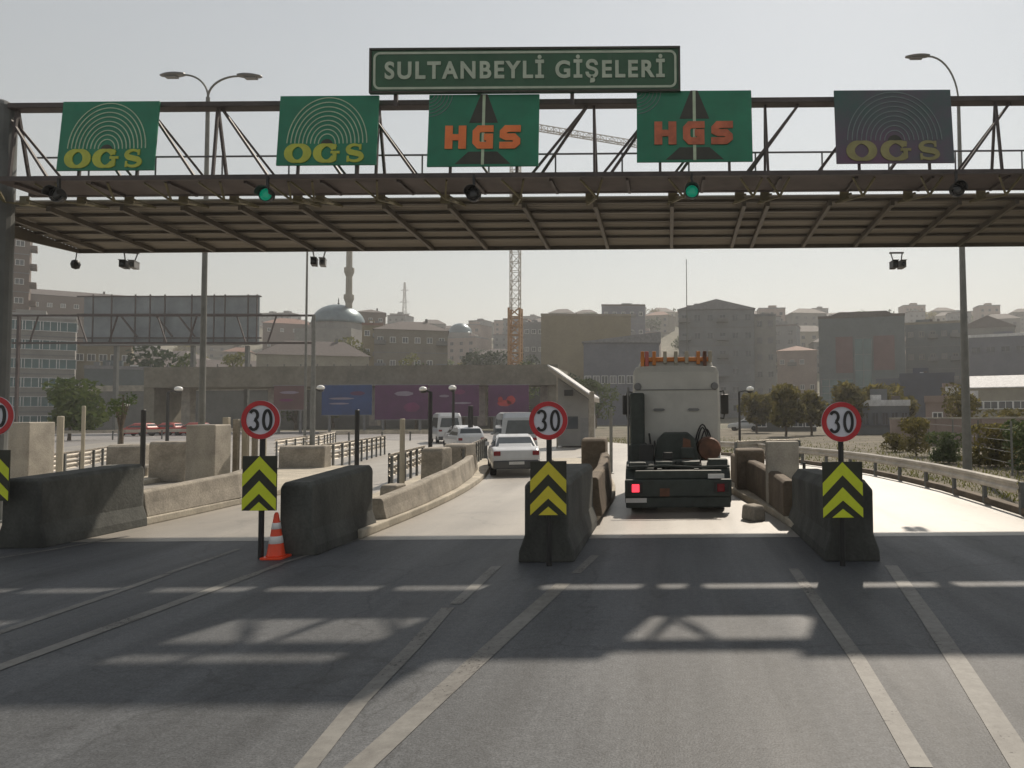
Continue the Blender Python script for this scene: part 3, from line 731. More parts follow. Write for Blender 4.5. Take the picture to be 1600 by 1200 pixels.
slab('rubbly block beyond the cone barrier under the guardrail', 436, 505, 738, 697, .8, M['conc_tan'], rz=.1)
slab('small rubble lump on the kerb right of the truck', 1176, 1200, 815, 790, .5, M['conc_tan'], rz=.5)
slab('small tan lump at the foot of the pillar right of the truck', 1208, 1232, 800, 768, .4, M['conc_tan'], rz=.3)

# upright boards beside the tall pillar
for i, (px, wpx, top) in enumerate(((350, 9, 652), (361, 8, 655), (371, 9, 650), (381, 7, 664), (390, 8, 652))):
    a = gp(px, 771); z = at(px, top, a.y).z; wd = wpx/FPX*a.y
    b = MB(); b.box(-wd/2, wd/2, 0, .12, 0, z); o = b.build('upright_board', M['post_tan'] if i % 2 == 0 else M['conc_tan'], bevel=.01)
    o.location = (a.x, a.y+.15*i, 0)
    tag(o, 'tan upright board in the tight row right of the tall pillar', 'board', 'upright boards by the pillar')

def post(label, px, pyb, pyt, wpx, m, name='marker_post', cat='post', group='thin posts along the islands', Y=None):
    a = gp(px, pyb) if not Y else at(px, pyb, Y); zt = at(px, pyt, a.y).z; r = wpx/2/FPX*a.y
    o = thing(name, label, cat, (a.x, a.y, max(0, a.z) if Y else 0), 0, group); zb = o.location.z
    MB().tube([(0, 0, 0), (0, 0, zt-zb-.02), (0, 0, zt-zb)], [r, r, r*.7], 10).build('shaft', m, o)
    MB().lathe([(r*1.8, 0), (r*1.8, .03), (r*1.1, .05)], n=12).build('foot', m, o)
post('black post rising behind the left dark barrier', 222, 752, 640, 7, M['black'])
post('black post rising behind the cone barrier', 557, 760, 640, 7, M['black'])
post('short black post beyond the cone barrier', 608, 758, 708, 4, M['black'])
post('thick black post in front of the dark car', 735, 706, 634, 8, M['black'])
post('tan post nearest the left pillar', 92, 758, 650, 9, M['post_tan'])
post('thin tan post second from the left pillar', 128, 752, 634, 5, M['post_tan'])
post('grey post left of the booth blocks', 628, 770, 654, 8, M['post_tan'])
post('brown post at the right end of the booth', 925, 712, 612, 8, M['conc_tan'])
post('dark stub post on the barrier right of the truck', 1257, 770, 722, 5, M['black'])
post('thin dark stub right of the booth', 955, 740, 640, 5, M['pole'])
def lampost(label, px, pyb, pyt, hx, wpx=5, m='black'):
    a = gp(px, pyb); Y = a.y; zt = at(px, pyt, Y).z; h = at(hx, pyt-3, Y); r = max(.03, wpx/2/FPX*Y)
    o = thing('globe_lamp', label, 'lamp', (a.x, Y, 0), 0, 'short lamp posts with small white heads')
    MB().tube([(0, 0, 0), (0, 0, zt*.97), (0, 0, zt)], [r, r*.85, r*.8], 10).build('post', M[m], o)
    rr = 6.3/FPX*Y; hz = zt+rr*.6; x = h.x-a.x
    MB().tube([(0, 0, zt-.02), (x*.5, 0, hz-rr*.4), (x, 0, hz-rr*.5)], r*.5, 6).build('arm', M[m], o)
    MB().lathe([(rr*.2, -rr*.55), (rr*.85, -rr*.3), (rr, 0), (rr*.8, rr*.45), (rr*.3, rr*.7)], (x, 0, hz), 16).build('globe', M['lamp_glass'], o, smooth=True)
    MB().lathe([(rr*.5, -rr*.9), (rr*.9, -rr*.6), (rr*.5, -rr*.5)], (x, 0, hz), 12).build('collar', M['black'], o)
lampost('short black lamp with a white head left of the double street lamp', 261, 692, 612, 279, 5)
lampost('small lamp with white head near the bushy green tree at left', 187, 700, 636, 195, 6, 'pole')
lampost('black lamp with a white head right of the tall mast pair', 487, 690, 610, 501, 4)
lampost('black lamp with hooded white head left of the white van', 672, 745, 612, 661, 7)
lampost('slim black lamp with white head in front of the white van', 708, 700, 610, 707, 5)
lampost('black lamp with tilted white head right of the truck', 1156, 700, 612, 1172, 4)
# ------------------------------------------------------------------ guardrails
def guardrail(label, pts, levels, step, ph, m='galv', post_m='steel_grey'):
    o = thing('guardrail', label, 'guardrail', (pts[0][0], pts[0][1], 0), 0, 'steel guardrails')
    P = [Vector((x-pts[0][0], y-pts[0][1], 0)) for x, y in pts]
    for zc_ in levels:
        b = MB(); prof = [(0, -.155), (.05, -.12), (.05, -.06), (0, -.02), (0, .02), (.05, .06), (.05, .12), (0, .155)]
        vs = []; n = len(prof)*2
        for i, p in enumerate(P):
            d = (P[min(i+1, len(P)-1)]-P[max(i-1, 0)]).normalized(); nr = Vector((-d.y, d.x, 0))
            for q, z in prof: vs.append(p+nr*(q+.05)+Vector((0, 0, zc_+z)))
            for q, z in reversed(prof): vs.append(p+nr*(q+.058)+Vector((0, 0, zc_+z+.003)))
        fs = [tuple(range(n)), tuple((len(P)-1)*n+i for i in range(n-1, -1, -1))]
        for j in range(len(P)-1):
            for i in range(n): fs.append((j*n+i, j*n+(i+1) % n, (j+1)*n+(i+1) % n, (j+1)*n+i))
        b.add(vs, fs); b.build('rail', M[m], o)
    acc = 0; seg = 0
    for a, b_ in zip(P, P[1:]):
        Ls = (b_-a).length; d = (b_-a).normalized(); ang = math.atan2(d.y, d.x)
        t = acc
        while t < Ls:
            c = a+d*t; q = MB(); q.box(-.06, .06, -.04, .04, 0, ph); r_ = q.build('post', M[post_m], o); r_.location = c; r_.rotation_euler = (0, 0, ang); t += step
        acc = t-Ls
kb = MB(); kp = [(7.72, 13.1), (7.8, 15.6), (7.9, 18), (7.95, 20.5), (7.8, 23), (7.45, 26), (6.75, 29), (5.75, 32), (4.45, 35), (2.85, 38)]
kb.prismz([(x-.09, y) for x, y in kp]+[(x+.14, y) for x, y in kp[::-1]], 0, .16)
tag(kb.build('kerb', M['conc_brown'], bevel=.02), kind='structure')
def curve(x, y0, y1, n, dx=0): return [(x+bend(y0+(y1-y0)*i/n)+dx, y0+(y1-y0)*i/n) for i in range(n+1)]
guardrail('long guardrail curving along the right edge of the bright right lane', [(7.75, 15.6), (7.85, 18), (7.9, 20.5), (7.75, 23), (7.4, 26), (6.7, 29), (5.7, 32), (4.4, 35), (2.8, 38), (.9, 41), (-1.4, 44)], (.60,), 2.0, .72)
def rail_px(label, pp, levels, step, ph):
    guardrail(label, [tuple(gp(*p)[:2]) for p in pp], levels, step, ph)
rail_px('short double guardrail beyond the cone barrier', [(505, 736), (540, 728), (575, 718), (605, 709)], (.95, .55), 1.2, 1.05)
rail_px('double guardrail left of the white sedan', [(724, 748), (742, 732), (762, 716)], (.95, .55), 1.1, 1.05)
rail_px('sunlit guardrail in the middle of the far left lanes', [(432, 715), (470, 707), (505, 700), (526, 692)], (.85, .45), 2, .9)
rail_px('low double guardrail behind the slab wall near the tall pillar', [(240, 728), (290, 722), (340, 716)], (.85, .45), 1.6, .9)
rail_px('short guardrail on the island behind the stained low wall', [(612, 762), (640, 748), (668, 736)], (.9, .5), 1.1, 1.0)
rail_px('guardrail at far left between the tan posts', [(58, 752), (100, 746), (140, 738), (176, 728)], (.80, .45), 1.6, .9)
rail_px('far guardrail crossing behind the globe lamps', [(500, 692), (560, 689), (620, 688), (672, 689)], (.75,), 3, .8)
rail_px('far guardrail along the opposite carriageway at left', [(20, 690), (150, 688), (300, 685), (420, 682)], (.85,), 4, .9)
rail_px('short guardrail right of the truck leading to the pillar', [(1150, 719), (1200, 716), (1250, 714)], (.75,), 2, .85)

# ------------------------------------------------------------------ street lamps
def head(parent, p, dirx, ln, m='lamp_grey'):
    b = MB(); vs = []; n = 10; K = 8
    for i in range(K+1):
        t = i/K; wv = .16*math.sin(PI*min(1, .12+.80*t))**.6; hv = .085*math.sin(PI*min(1, .15+.78*t))**.6
        for k in range(n):
            a = 2*PI*k/n; vs.append((p[0]+dirx*ln*t, p[1]+wv*math.cos(a), p[2]+hv*math.sin(a)*(1 if math.sin(a) > 0 else .75)-.04*t))
    fs = [tuple(range(n)), tuple(K*n+k for k in range(n-1, -1, -1))]
    for i in range(K):
        for k in range(n): fs.append((i*n+k, i*n+(k+1) % n, (i+1)*n+(k+1) % n, (i+1)*n+k))
    b.add(vs, fs); h = b.build('lamp_head', M[m], parent, smooth=True)
    MB().box(min(p[0]+dirx*ln*.3, p[0]+dirx*ln*.8), max(p[0]+dirx*ln*.3, p[0]+dirx*ln*.8), p[1]-.09, p[1]+.09, p[2]-.115, p[2]-.08).build('lens', M['lamp_grey'], h)
Y = 23.0
a = at(315, 660, Y); o = thing('street_lamp', 'tall double-armed street lamp behind the gantry left of centre', 'street lamp', (a.x, Y, 0))
fk = at(325, 152, Y); zf = fk.z; dx = fk.x-a.x
MB().tube([(0, 0, 0), (0, 0, 3), (0, 0, zf)], [.11, .095, .06], 12).build('pole', M['pole'], o)
for hx, hy, s in ((288, 117, -1), (372, 119, 1)):
    h = at(hx, hy, Y); q = Vector((h.x-a.x, 0, h.z))
    pts = []
    for i in range(11):
        t = i/10; pts.append((q.x*(1-math.cos(t*PI/2)) if True else 0, 0, zf+(q.z-zf)*math.sin(t*PI/2)))
    MB().tube(pts, .032, 8).build('arm', M['pole'], o)
    head(o, (q.x, 0, q.z+.02), s, .78)
Y = 26.0
a = at(1512, 745, Y); o = thing('street_lamp', 'tall single-armed street lamp behind the right guardrail', 'street lamp', (a.x, Y, 0))
fk = at(1499, 160, Y); zf = fk.z
MB().tube([(0, 0, 0), (0, 0, 4), (0, 0, zf)], [.17, .14, .06], 12).build('pole', M['pole'], o)
MB().lathe([(.32, 0), (.32, .04), (.2, .06)], n=14).build('base', M['pole'], o)
h = at(1450, 88, Y); q = Vector((h.x-a.x, 0, h.z))
MB().tube([(q.x*(1-math.cos(i/10*PI/2)), 0, zf+(q.z-zf)*math.sin(i/10*PI/2)) for i in range(11)], .035, 8).build('arm', M['pole'], o)
head(o, (q.x+.05, 0, q.z+.02), -1, .90)
def mast(label, px, pyb, pyt, wpx, Y, name='mast', m='pole'):
    a = at(px, pyb, Y); zt = at(px, pyt, Y).z; r = wpx/2/FPX*Y
    o = thing(name, label, 'pole', (a.x, Y, 0)); MB().tube([(0, 0, 0), (0, 0, zt*.5), (0, 0, zt)], [r, r*.9, r*.6], 10).build('shaft', M[m], o)
    MB().lathe([(r*2.2, 0), (r*2.2, .05), (r*1.2, .08)], n=12).build('base', M[m], o)
mast('thin tall grey mast left of the mosque rising past the canopy', 476, 690, 330, 4, 48)
mast('thick shorter mast standing right next to the thin one', 488, 690, 492, 8, 46)
mast('very thin aerial mast above the big grey block behind the truck', 1074, 600, 405, 1.8, 70)

# ------------------------------------------------------------------ vehicles
def loft(secs, mi=None):
    b = MB(); n = len(secs[0]); vs = []
    for s in secs: vs += s
    b.add(vs, [tuple(range(n-1, -1, -1))]+[tuple((len(secs)-1)*n+i for i in range(n))])
    for j in range(len(secs)-1):
        b.add([], []); 
        for i in range(n): b.f.append([j*n+i, j*n+(i+1) % n, (j+1)*n+(i+1) % n, (j+1)*n+i]); b.mi.append(0)
    return b
def wheel(parent, x, y, r, wd, n=22):
    t = MB(); t.lathe([(r*.62, -wd/2), (r*.93, -wd/2), (r, -wd/2+.03), (r, wd/2-.03), (r*.93, wd/2), (r*.62, wd/2)], (0, 0, 0), n, 'x')
    tt = t.build('wheel', M['tyre'], parent); tt.location = (x, y, r)
    s = 1 if x > 0 else -1
    MB().lathe([(r*.61, s*(wd/2-.02)), (r*.5, s*(wd/2-.035)), (r*.2, s*(wd/2-.01)), (r*.08, s*(wd/2))], (0, 0, 0), n, 'x').build('rim', M['rim'], tt)
def car(label, X, Y, rz, body, kind='sedan', cat='car', group='cars in the lanes', s=1.0, name='car'):
    o = thing(name, label, cat, (X, Y, 0), rz, group); o.scale = (s, s, s)
    # origin under the rear bumper, car extends to +y
    if kind == 'sedan':
        Lg, W = 4.4, 1.76
        low = [(0.0, .34, .62), (.04, .30, .90), (.16, .28, .95), (.55, .27, 1.02), (1.2, .26, .98), (2.9, .26, .98), (3.6, .27, .93), (4.2, .30, .80), (4.38, .36, .62)]
        top = [(.62, 1.00, .60), (1.25, 1.36, .56), (1.7, 1.43, .55), (2.3, 1.42, .55), (3.25, .98, .62)]
    elif kind == 'van':
        Lg, W = 5.2, 1.95
        low = [(0.0, .40, .9), (.05, .32, 1.18), (.3, .30, 1.20), (2.5, .30, 1.20), (4.3, .30, 1.16), (4.8, .32, 1.0), (5.15, .4, .75)]
        top = [(.06, 1.20, .86), (.16, 2.15, .78), (.4, 2.42, .72), (2.5, 2.45, .72), (3.5, 2.35, .72), (4.4, 1.16, .84)]
    else:
        Lg, W = 4.2, 1.78
        low = [(0.0, .38, .66), (.04, .30, .98), (.2, .28, 1.02), (2.8, .28, 1.0), (3.5, .28, .96), (4.0, .32, .84), (4.18, .4, .65)]
        top = [(.08, 1.02, .70), (.42, 1.46, .60), (.9, 1.56, .58), (2.0, 1.54, .58), (3.0, 1.0, .66)]
    hw = W/2; secs = []
    for y, z0, z1 in low:
        t = y/Lg; wv = hw*(1-.10*max(0, 1-t/.08)-.14*max(0, (t-.85)/.15))
        zm = z0+(z1-z0)*.55
        secs.append([(-wv*.94, y, z0), (wv*.94, y, z0), (wv, y, zm-.1), (wv*.99, y, zm+.1), (wv*.93, y, z1-.02), (wv*.85, y, z1), (-wv*.85, y, z1), (-wv*.93, y, z1-.02), (-wv*.99, y, zm+.1), (-wv, y, zm-.1)])
    loft(secs).build('body', body, o, bevel=.03)
    secs = []; zb = .97 if kind != 'van' else 1.17
    for y, z, wf in top:
        wt = wf*hw*1.28 if kind != 'van' else wf*hw*1.18
        wb = hw*.86
        secs.append([(-wb, y, zb), (wb, y, zb), (wb*(1-(z-zb)*.0)-(wb-wt)*.9, y, max(zb+.01, z-.06)), (wt*.85, y, max(zb+.015, z)), (-wt*.85, y, max(zb+.015, z)), (-wb+(wb-wt)*.9, y, max(zb+.01, z-.06))])
    loft(secs).build('cabin', body, o, bevel=.03)
    # glazing laid 4 mm proud of the cabin skin
    y0, z0, w0 = top[0]; y1, z1, w1 = top[1]
    def pnl(q, nm, m):
        b = MB(); q = [Vector(v) for v in q]; nr = (q[1]-q[0]).cross(q[2]-q[0]).normalized()*.012
        b.add([v-nr*.2 for v in q]+[v+nr for v in q], [(0, 1, 2, 3), (7, 6, 5, 4), (0, 4, 5, 1), (1, 5, 6, 2), (2, 6, 7, 3), (3, 7, 4, 0)]); b.build(nm, m, o)
    k0, k1 = (.10, .90) if kind != 'van' else (.12, .86)
    wA = hw*.78; wB = hw*.64
    rp = lambda t: (y0+(y1-y0)*t-.01, zb+(z1-zb)*t)
    (ya, za), (yb_, zb_) = rp(k0), rp(k1)
    pnl([(-wA, ya, za), (wA, ya, za), (wB, yb_, zb_), (-wB, yb_, zb_)], 'rear_window', M['car_glass'])
    yl0, zl0, _ = top[-1]; yl1, zl1, _ = top[-2]
    pnl([(wA, yl0+.015, zb+.06), (-wA, yl0+.015, zb+.06), (-wB, yl1+.06, zl1-.06), (wB, yl1+.06, zl1-.06)], 'windscreen', M['car_glass'])
    for s_ in (-1, 1):
        yA = top[1][0]+.05; yB = top[-2][0]; zt = min(top[1][1], top[-2][1])-.10
        xb = hw*.875*s_; xt = hw*.745*s_ if kind != 'van' else hw*.865*s_
        q = [(xb, top[0][0]+.35, zb+.06), (xb, top[-1][0]-.25, zb+.06), (xt, yB, zt), (xt, yA, zt)]
        pnl(q if s_ > 0 else q[::-1], 'side_window', M['car_glass'])
        zz = .78 if kind != 'van' else 1.0
        MB().box(min(s_*hw*.62, s_*hw*.88), max(s_*hw*.62, s_*hw*.88), -.03, .10, zz-.05, zz+.10).build('tail_light', M['red_lens'], o, bevel=.01)
        MB().box(min(s_*hw*.96, s_*hw*1.12), max(s_*hw*.96, s_*hw*1.12), top[-1][0]-.45, top[-1][0]-.33, zb, zb+.15).build('mirror', body, o, bevel=.02)
        wheel(o, s_*hw*.86, .85, .31, .21); wheel(o, s_*hw*.86, Lg-.85, .31, .21)
    MB().box(-hw*.90, hw*.90, -.06, .12, .27, .56).build('bumper', M['car_dark'], o, bevel=.04)
    MB().box(-.26, .26, -.075, -.062, .42, .52).build('number_plate', M['plate'], o)
    return o
car('white sedan seen from behind driving away through the centre lane', -5.62, 26.0, .28, M['car_white'], 'sedan', s=1.06)
car('dark blue grey minibus driving just ahead of the white sedan', -7.6, 36.0, .35, M['car_silver'], 'van', 'minibus', s=.98, name='minibus')
car('small white van between the globe lamps on the far lane', -17.4, 56, .45, M['car_white'], 'van', 'van', s=1.0, name='van')
car('white car on the curve in front of the white van', -13.6, 47.5, .5, M['car_white'], 'hatch')
car('white hatchback on the curve left of the minibus', -11.9, 42.5, .5, M['car_white'], 'hatch')
for i, (px, py, Yd, c) in enumerate(((1190, 668, 88, 'car_white'), (1218, 664, 92, 'car_dark'), (1250, 668, 90, 'car_silver'), (1278, 666, 94, 'car_white'))):
    p = at(px, py, Yd); car(['white parked car nearest the truck on the right lot', 'dark parked car second from the truck on the right lot', 'silver parked car left of the right speed sign', 'white parked car half behind the right speed sign'][i], p.x, Yd, 1.3, M[c], 'hatch', group='parked cars beyond the right guardrail')
for i, (px, Yd) in enumerate(((240, 84), (283, 86), (325, 85))):
    p = at(px, 665, Yd); car(['red parked car left of the short lamp in the left distance', 'red parked car right of the short lamp in the left distance', 'red parked car behind the double street lamp'][i], p.x, Yd, 1.45, M['car_red'], 'hatch', group='red cars parked in the left distance')

# tractor unit
TX, TY = at(1060, 795, 16.2).x, 16.2
t = thing('tractor_truck', 'white tractor truck without trailer seen from behind in the sunlit lane', 'truck', (TX, TY, 0))
ch = MB()
for s in (-1, 1): ch.box(s*.43-.05, s*.43+.05, .15, 5.9, .72, 1.0)
for y in (.2, 1.2, 2.2, 3.1): ch.box(-.38, .38, y, y+.12, .75, .97)
ch.build('chassis', M['truck_dark'], t)
rb = MB(); rb.box(-1.22, 1.22, -.06, .10, .38, .78); rb.box(-1.0, 1.0, .0, .14, .78, .98); rb.box(-1.20, 1.20, -.02, .1, .13, .377)
r_ = rb.build('rear_bumper', M['truck_dark'], t, bevel=.03)
for s in (-1, 1):
    MB().box(s*.98-.17, s*.98+.17, -.10, -.061, .48, .72).build('light_housing', M['black'], r_, bevel=.01)
    MB().box(s*.97-.085, s*.97+.085, -.125, -.101, .50, .68).build('tail_light', M['red_lit'] if s < 0 else M['red_lens'], r_, bevel=.01)
MB().box(-1.2, -.72, -.08, -.061, .26, .36).build('number_plate', M['plate'], r_)
MB().box(-.42, -.20, -.09, -.061, .40, .58).build('warning_plate', M['truck_brown'], r_)
MB().box(.68, 1.05, -.09, -.061, .80, .9).build('rear_plate', M['plate'], r_)
for s in (-1, 1):
    for yy in (.95, ):
        for k in (.58, .93):
            wheel(t, s*k*1.06, yy, .50, .29, 26)
    wheel(t, s*1.03, 4.55, .50, .30, 26)
    f = MB(); pts = arc(.95, .52, .60, .15, PI-.15, 16)
    f2 = MB(); f2.stroke([(x, z) for x, z in pts], .03, 0, .66)
    fo = f2.build('mudguard', M['truck_dark'], t); fo.rotation_euler = (0, 0, PI/2); fo.location = (s*.90+.33, 0, 0)
    MB().box(s*.9-.33, s*.9+.33, .22, .25, .22, .62).build('mud_flap', M['black'], t)
fw = MB(); fw.prismz([(-.52, .5), (-.15, .45), (-.05, .75), (.05, .75), (.15, .45), (.52, .5), (.55, 1.3), (-.55, 1.3)], 1.06, 1.15)
fw.box(-.7, .7, .8, 1.1, 1.0, 1.058); fw.build('coupling_plate', M['truck_dark'], t, bevel=.015)
# boxed hump behind the cab with rust side
hb = MB(); hb.prism([(-.62, 1.0), (.56, 1.0), (.48, 1.62), (.30, 1.78), (-.34, 1.78), (-.52, 1.60)], 1.9, 2.9); hb.build('equipment_box', M['truck_dark'], t, bevel=.04)
MB().prism([(.12, 1.06), (.40, 1.06), (.34, 1.60), (.16, 1.66)], 1.87, 1.898).build('rust_panel', M['truck_brown'], t)
MB().lathe([(.05, 1.9), (.27, 1.92), (.30, 2.0), (.30, 2.85), (.27, 2.93), (.05, 2.95)], (.84, 0, 1.36), 22, 'y').build('air_tank', M['truck_brown'], t, smooth=False)
for s in (-1, 1):
    MB().box(s*1.0-.23, s*1.0+.23, 2.2, 3.7, .45, 1.05).build('fuel_tank', M['truck_dark'], t, bevel=.08)
for k, (x0, x1, zz) in enumerate(((.45, .95, 1.98), (.52, .88, 1.9), (.6, 1.0, 1.86))):
    MB().tube([(x0+(x1-x0)*i/12, 2.9-.1*math.sin(i/12*PI), 1.30+(zz-1.30)*math.sin(i/12*PI)) for i in range(13)], .02, 6).build('hose', M['black'], t)
for k, (x, z0, z1) in enumerate(((-.72, 1.0, 1.75), (-.58, 1.0, 1.55), (.66, 1.0, 1.3))):
    MB().tube([(x, 2.75, z0), (x+.03, 2.72, (z0+z1)/2), (x-.02, 2.8, z1)], .025, 6).build('pipe', M['black'], t)
for k, (x0, x1, y_, z0, z1, m_) in enumerate(((-1.15, -.75, .35, .98, 1.14, 'truck_dark'), (.72, 1.18, .5, .98, 1.20, 'truck_dark'), (-.36, -.12, .9, 1.16, 1.34, 'black'), (.1, .42, 1.4, 1.16, 1.42, 'truck_dark'), (-.95, -.6, 1.6, 1.0, 1.5, 'black'))):
    MB().box(x0, x1, y_, y_+.35, z0, z1).build('valve_box', M[m_], t, bevel=.02)
MB().tube([(-1.18, -.02, 1.06), (-.3, -.02, 1.09), (.4, -.02, 1.05), (1.18, -.02, 1.07)], .028, 6).build('rear_rail', M['truck_dark'], t)
# cab
sec = []
for y, zt, ins in ((3.02, 3.42, .06), (3.10, 3.58, 0), (4.2, 3.62, 0), (4.9, 3.45, .02), (5.3, 2.55, .03), (5.45, 1.6, .03), (5.42, .85, .05)):
    wv = 1.20-ins; z0 = 1.02 if y < 4.0 else .62
    zt2 = max(zt, z0+.3)
    sec.append([(-wv, y, z0), (wv, y, z0), (wv, y, z0+(zt2-z0)*.6), (wv-.03, y, zt2-.16), (wv-.10, y, zt2-.03), (wv-.3, y, zt2), (-wv+.3, y, zt2), (-wv+.10, y, zt2-.03), (-wv+.03, y, zt2-.16), (-wv, y, z0+(zt2-z0)*.6)])
cb = loft(sec).build('cab', M['truck_white'], t, bevel=.04, seg=3)
rp = MB(); rp.box(-1.05, 1.05, 2.985, 3.018, 2.92, 2.94); rp.build('panel_joint', M['lamp_grey'], cb)
for s in (-1, 1):
    MB().prism([(s*.47-.17, 2.38), (s*.47-.12, 2.35), (s*.47+.12, 2.35), (s*.47+.17, 2.38), (s*.47+.12, 2.42), (s*.47-.12, 2.42)], 2.96, 3.019).build('vent', M['lamp_grey'], cb)
    MB().lathe([(.09, 0), (.11, .03), (.06, .05)], (s*1.02, -2.98, 0), 14, 'y')
    ml = MB(); ml.lathe([(.08, 2.95), (.105, 2.98), (.105, 3.06)], (s*1.05, 0, 3.02), 14, 'y'); ml.build('work_light', M['lamp_grey'], cb)
    mm = MB(); mm.box(s*1.48-.12, s*1.48+.12, 5.0, 5.12, 2.25, 2.85); mo = mm.build('mirror', M['black'], cb, bevel=.04)
    MB().tube([(s*1.19, 4.95, 2.9), (s*1.45, 5.05, 2.95), (s*1.48, 5.06, 2.8)], .025, 6).build('mirror_arm', M['black'], mo)
    MB().tube([(s*1.19, 4.95, 2.15), (s*1.45, 5.05, 2.12), (s*1.48, 5.06, 2.3)], .025, 6).build('mirror_arm', M['black'], mo)
MB().prism([(-1.06, 3.5), (1.06, 3.5), (1.0, 3.72), (.8, 3.80), (-.8, 3.80), (-1.0, 3.72)], 3.35, 4.6).build('roof_spoiler', M['truck_white'], cb, bevel=.05)
lb = MB(); lb.box(-.98, 1.0, 3.22, 3.34, 3.72, 3.84); lbo = lb.build('light_bar', M['orange'], cb, bevel=.02)
for x, m_, h in ((-.92, 'orange', .34), (-.80, 'car_red', .42), (-.60, 'orange', .30), (-.30, 'post_tan', .26), (.0, 'post_tan', .27), (.3, 'post_tan', .26), (.62, 'orange', .28), (.80, 'truck_brown', .36), (.95, 'post_tan', .22)):
    MB().box(x-.05, x+.05, 3.18, 3.36, 3.92-h, 4.0).build('marker_light', M[m_], lbo, bevel=.012)
ad = MB(); ad.box(-1.24, -.86, 2.5, 2.98, 1.0, 2.84); ad.box(-1.24, -.80, 2.3, 2.98, .95, 1.5)
ad.build('intake_stack', M['truck_dark'], t, bevel=.05)
MB().tube([(-1.30, 2.9, .9), (-1.30, 2.9, 3.0)], .03, 8).build('exhaust_pipe', M['lamp_grey'], t)

# ------------------------------------------------------------------ booth on the third island
Y0 = 48.0; x0 = at(872, 700, Y0).x; x1 = at(924, 700, Y0).x
bo = thing('toll_booth', 'small white booth with a sloped slab roof beside the white sedan', 'booth', ((x0+x1)/2, Y0, .0)); hw = (x1-x0)/2
zl = at(872, 588, Y0).z; zr = at(924, 624, Y0).z
MB().prism([(-hw, .1), (hw, .1), (hw, zr-.12), (-hw, zl-.12)], .0, 2.6).build('wall', M['wall2'], bo)
b = MB(); e = .55
sl = (zr-zl)/(2*hw); b.prism([(-hw-e, zl-sl*e-.03), (hw+e*.4, zr+sl*e*.4-.03), (hw+e*.4, zr+sl*e*.4+.26), (-hw-e, zl-sl*e+.26)], -.8, 3.4); ro = b.build('roof', M['conc_tan'], bo)
b = MB(); b.prism([(-hw-e-.02, zl-sl*e+.262), (hw+e*.4, zr+sl*e*.4+.262), (hw+e*.4, zr+sl*e*.4+.35), (-hw-e-.02, zl-sl*e+.37)], -.82, 3.42); b.build('roof_edge', M['roof_white'], ro)
MB().box(-hw*.72, hw*.2, -.05, -.005, 1.25, 2.1).build('window', M['glass'], bo)
MB().box(hw*.35, hw*.85, -.05, -.005, .2, 2.0).build('door', M['lamp_grey'], bo)
for s in (-1, 1): MB().box(s*hw*.95-.05, s*hw*.95+.05, -.75, -.65, 0, (zl if s < 0 else zr)-.05).build('roof_post', M['conc_tan'], bo)
MB().box(-hw*.55, -hw*.05, -.6, -.3, zl-1.35, zl-.95).build('sign_box', M['black'], bo)

# ------------------------------------------------------------------ overpass, billboards
def prism_px(name, m, parent, px0, px1, pyt, pyb, Y, dep, base=Vector((0, 0, 0))):
    a = at(px0, pyt, Y); b_ = at(px1, pyb, Y); q = MB(); q.box(a.x-base.x, b_.x-base.x, Y-base.y, Y+dep-base.y, b_.z-base.z, a.z-base.z); return q.build(name, m, parent)
Y = 96.0
br = thing('overpass', 'long plain concrete road bridge crossing above the advertising panels', 'bridge', (-40, Y, 0)); B0 = Vector((-40, Y, 0))
prism_px('deck', M['bridge'], br, 225, 872, 580, 601, Y, 9, B0)
prism_px('parapet', M['bridge'], br, 225, 872, 574, 580, Y+.1, .3, B0)
for px in (290, 425, 583, 752, 850): prism_px('pier', M['conc'], br, px-6, px+6, 602, 665, Y+3, 1.2, B0)
px = 235
while px < 870: prism_px('parapet_post', M['wall5'], br, px, px+1.5, 569, 574, Y+.2, .12, B0); px += 26
for p, q in ((225, 240), (856, 900)): prism_px('abutment', M['bridge'], br, p, q, 601, 668, Y+1, 8, B0)
rw = thing('shade_wall', 'added dark wall standing in for the shade under the bridge', 'wall', (-40, 118, 0)); prism_px('wall_face', M['wall5'], rw, 90, 900, 606, 668, 118, 1, Vector((-40, 118, 0)))  # wall added to keep the background under the bridge dark
prism_px('coping', M['conc'], rw, 90, 900, 603, 606, 117.8, 1.3, Vector((-40, 118, 0)))
def ad_panel(label, px0, px1, pyt, pyb, m, blobs):
    Y = 90.0; a = at(px0, pyt, Y); c = at(px1, pyb, Y); o = thing('advertising_panel', label, 'billboard', ((a.x+c.x)/2, Y, 0), 0, 'advertising panels below the bridge')
    hw = (c.x-a.x)/2; MB().box(-hw, hw, 0, .18, c.z, a.z).build('panel', M[m], o)
    fr = MB(); 
    for z in (c.z-.1, a.z): fr.box(-hw-.1, hw+.1, -.03, .2, z, z+.1)
    fr.build('frame', M['lamp_grey'], o)
    for s in (-1, 1): MB().box(s*hw*.7-.12, s*hw*.7+.12, .05, .3, 0, c.z-.1).build('leg', M['lamp_grey'], o)
    H = a.z-c.z
    for (u, v, w_, h_, mm) in blobs:
        cx = -hw+2*hw*u; cz = c.z+H*v; MB().prism([(cx+w_*hw*math.cos(q*PI/9)*(1+.06*math.sin(q*2.3)), cz+h_*H*math.sin(q*PI/9)*(1+.06*math.cos(q*1.7))) for q in range(18)], -.02, -.004).build('print', M[mm], o)
ad_panel('dull pinkish advertising panel left of the masts', 428, 476, 603, 640, 'maroon', [(.5, .72, .6, .06, 'ad_pale'), (.4, .4, .45, .06, 'ad_magenta')])
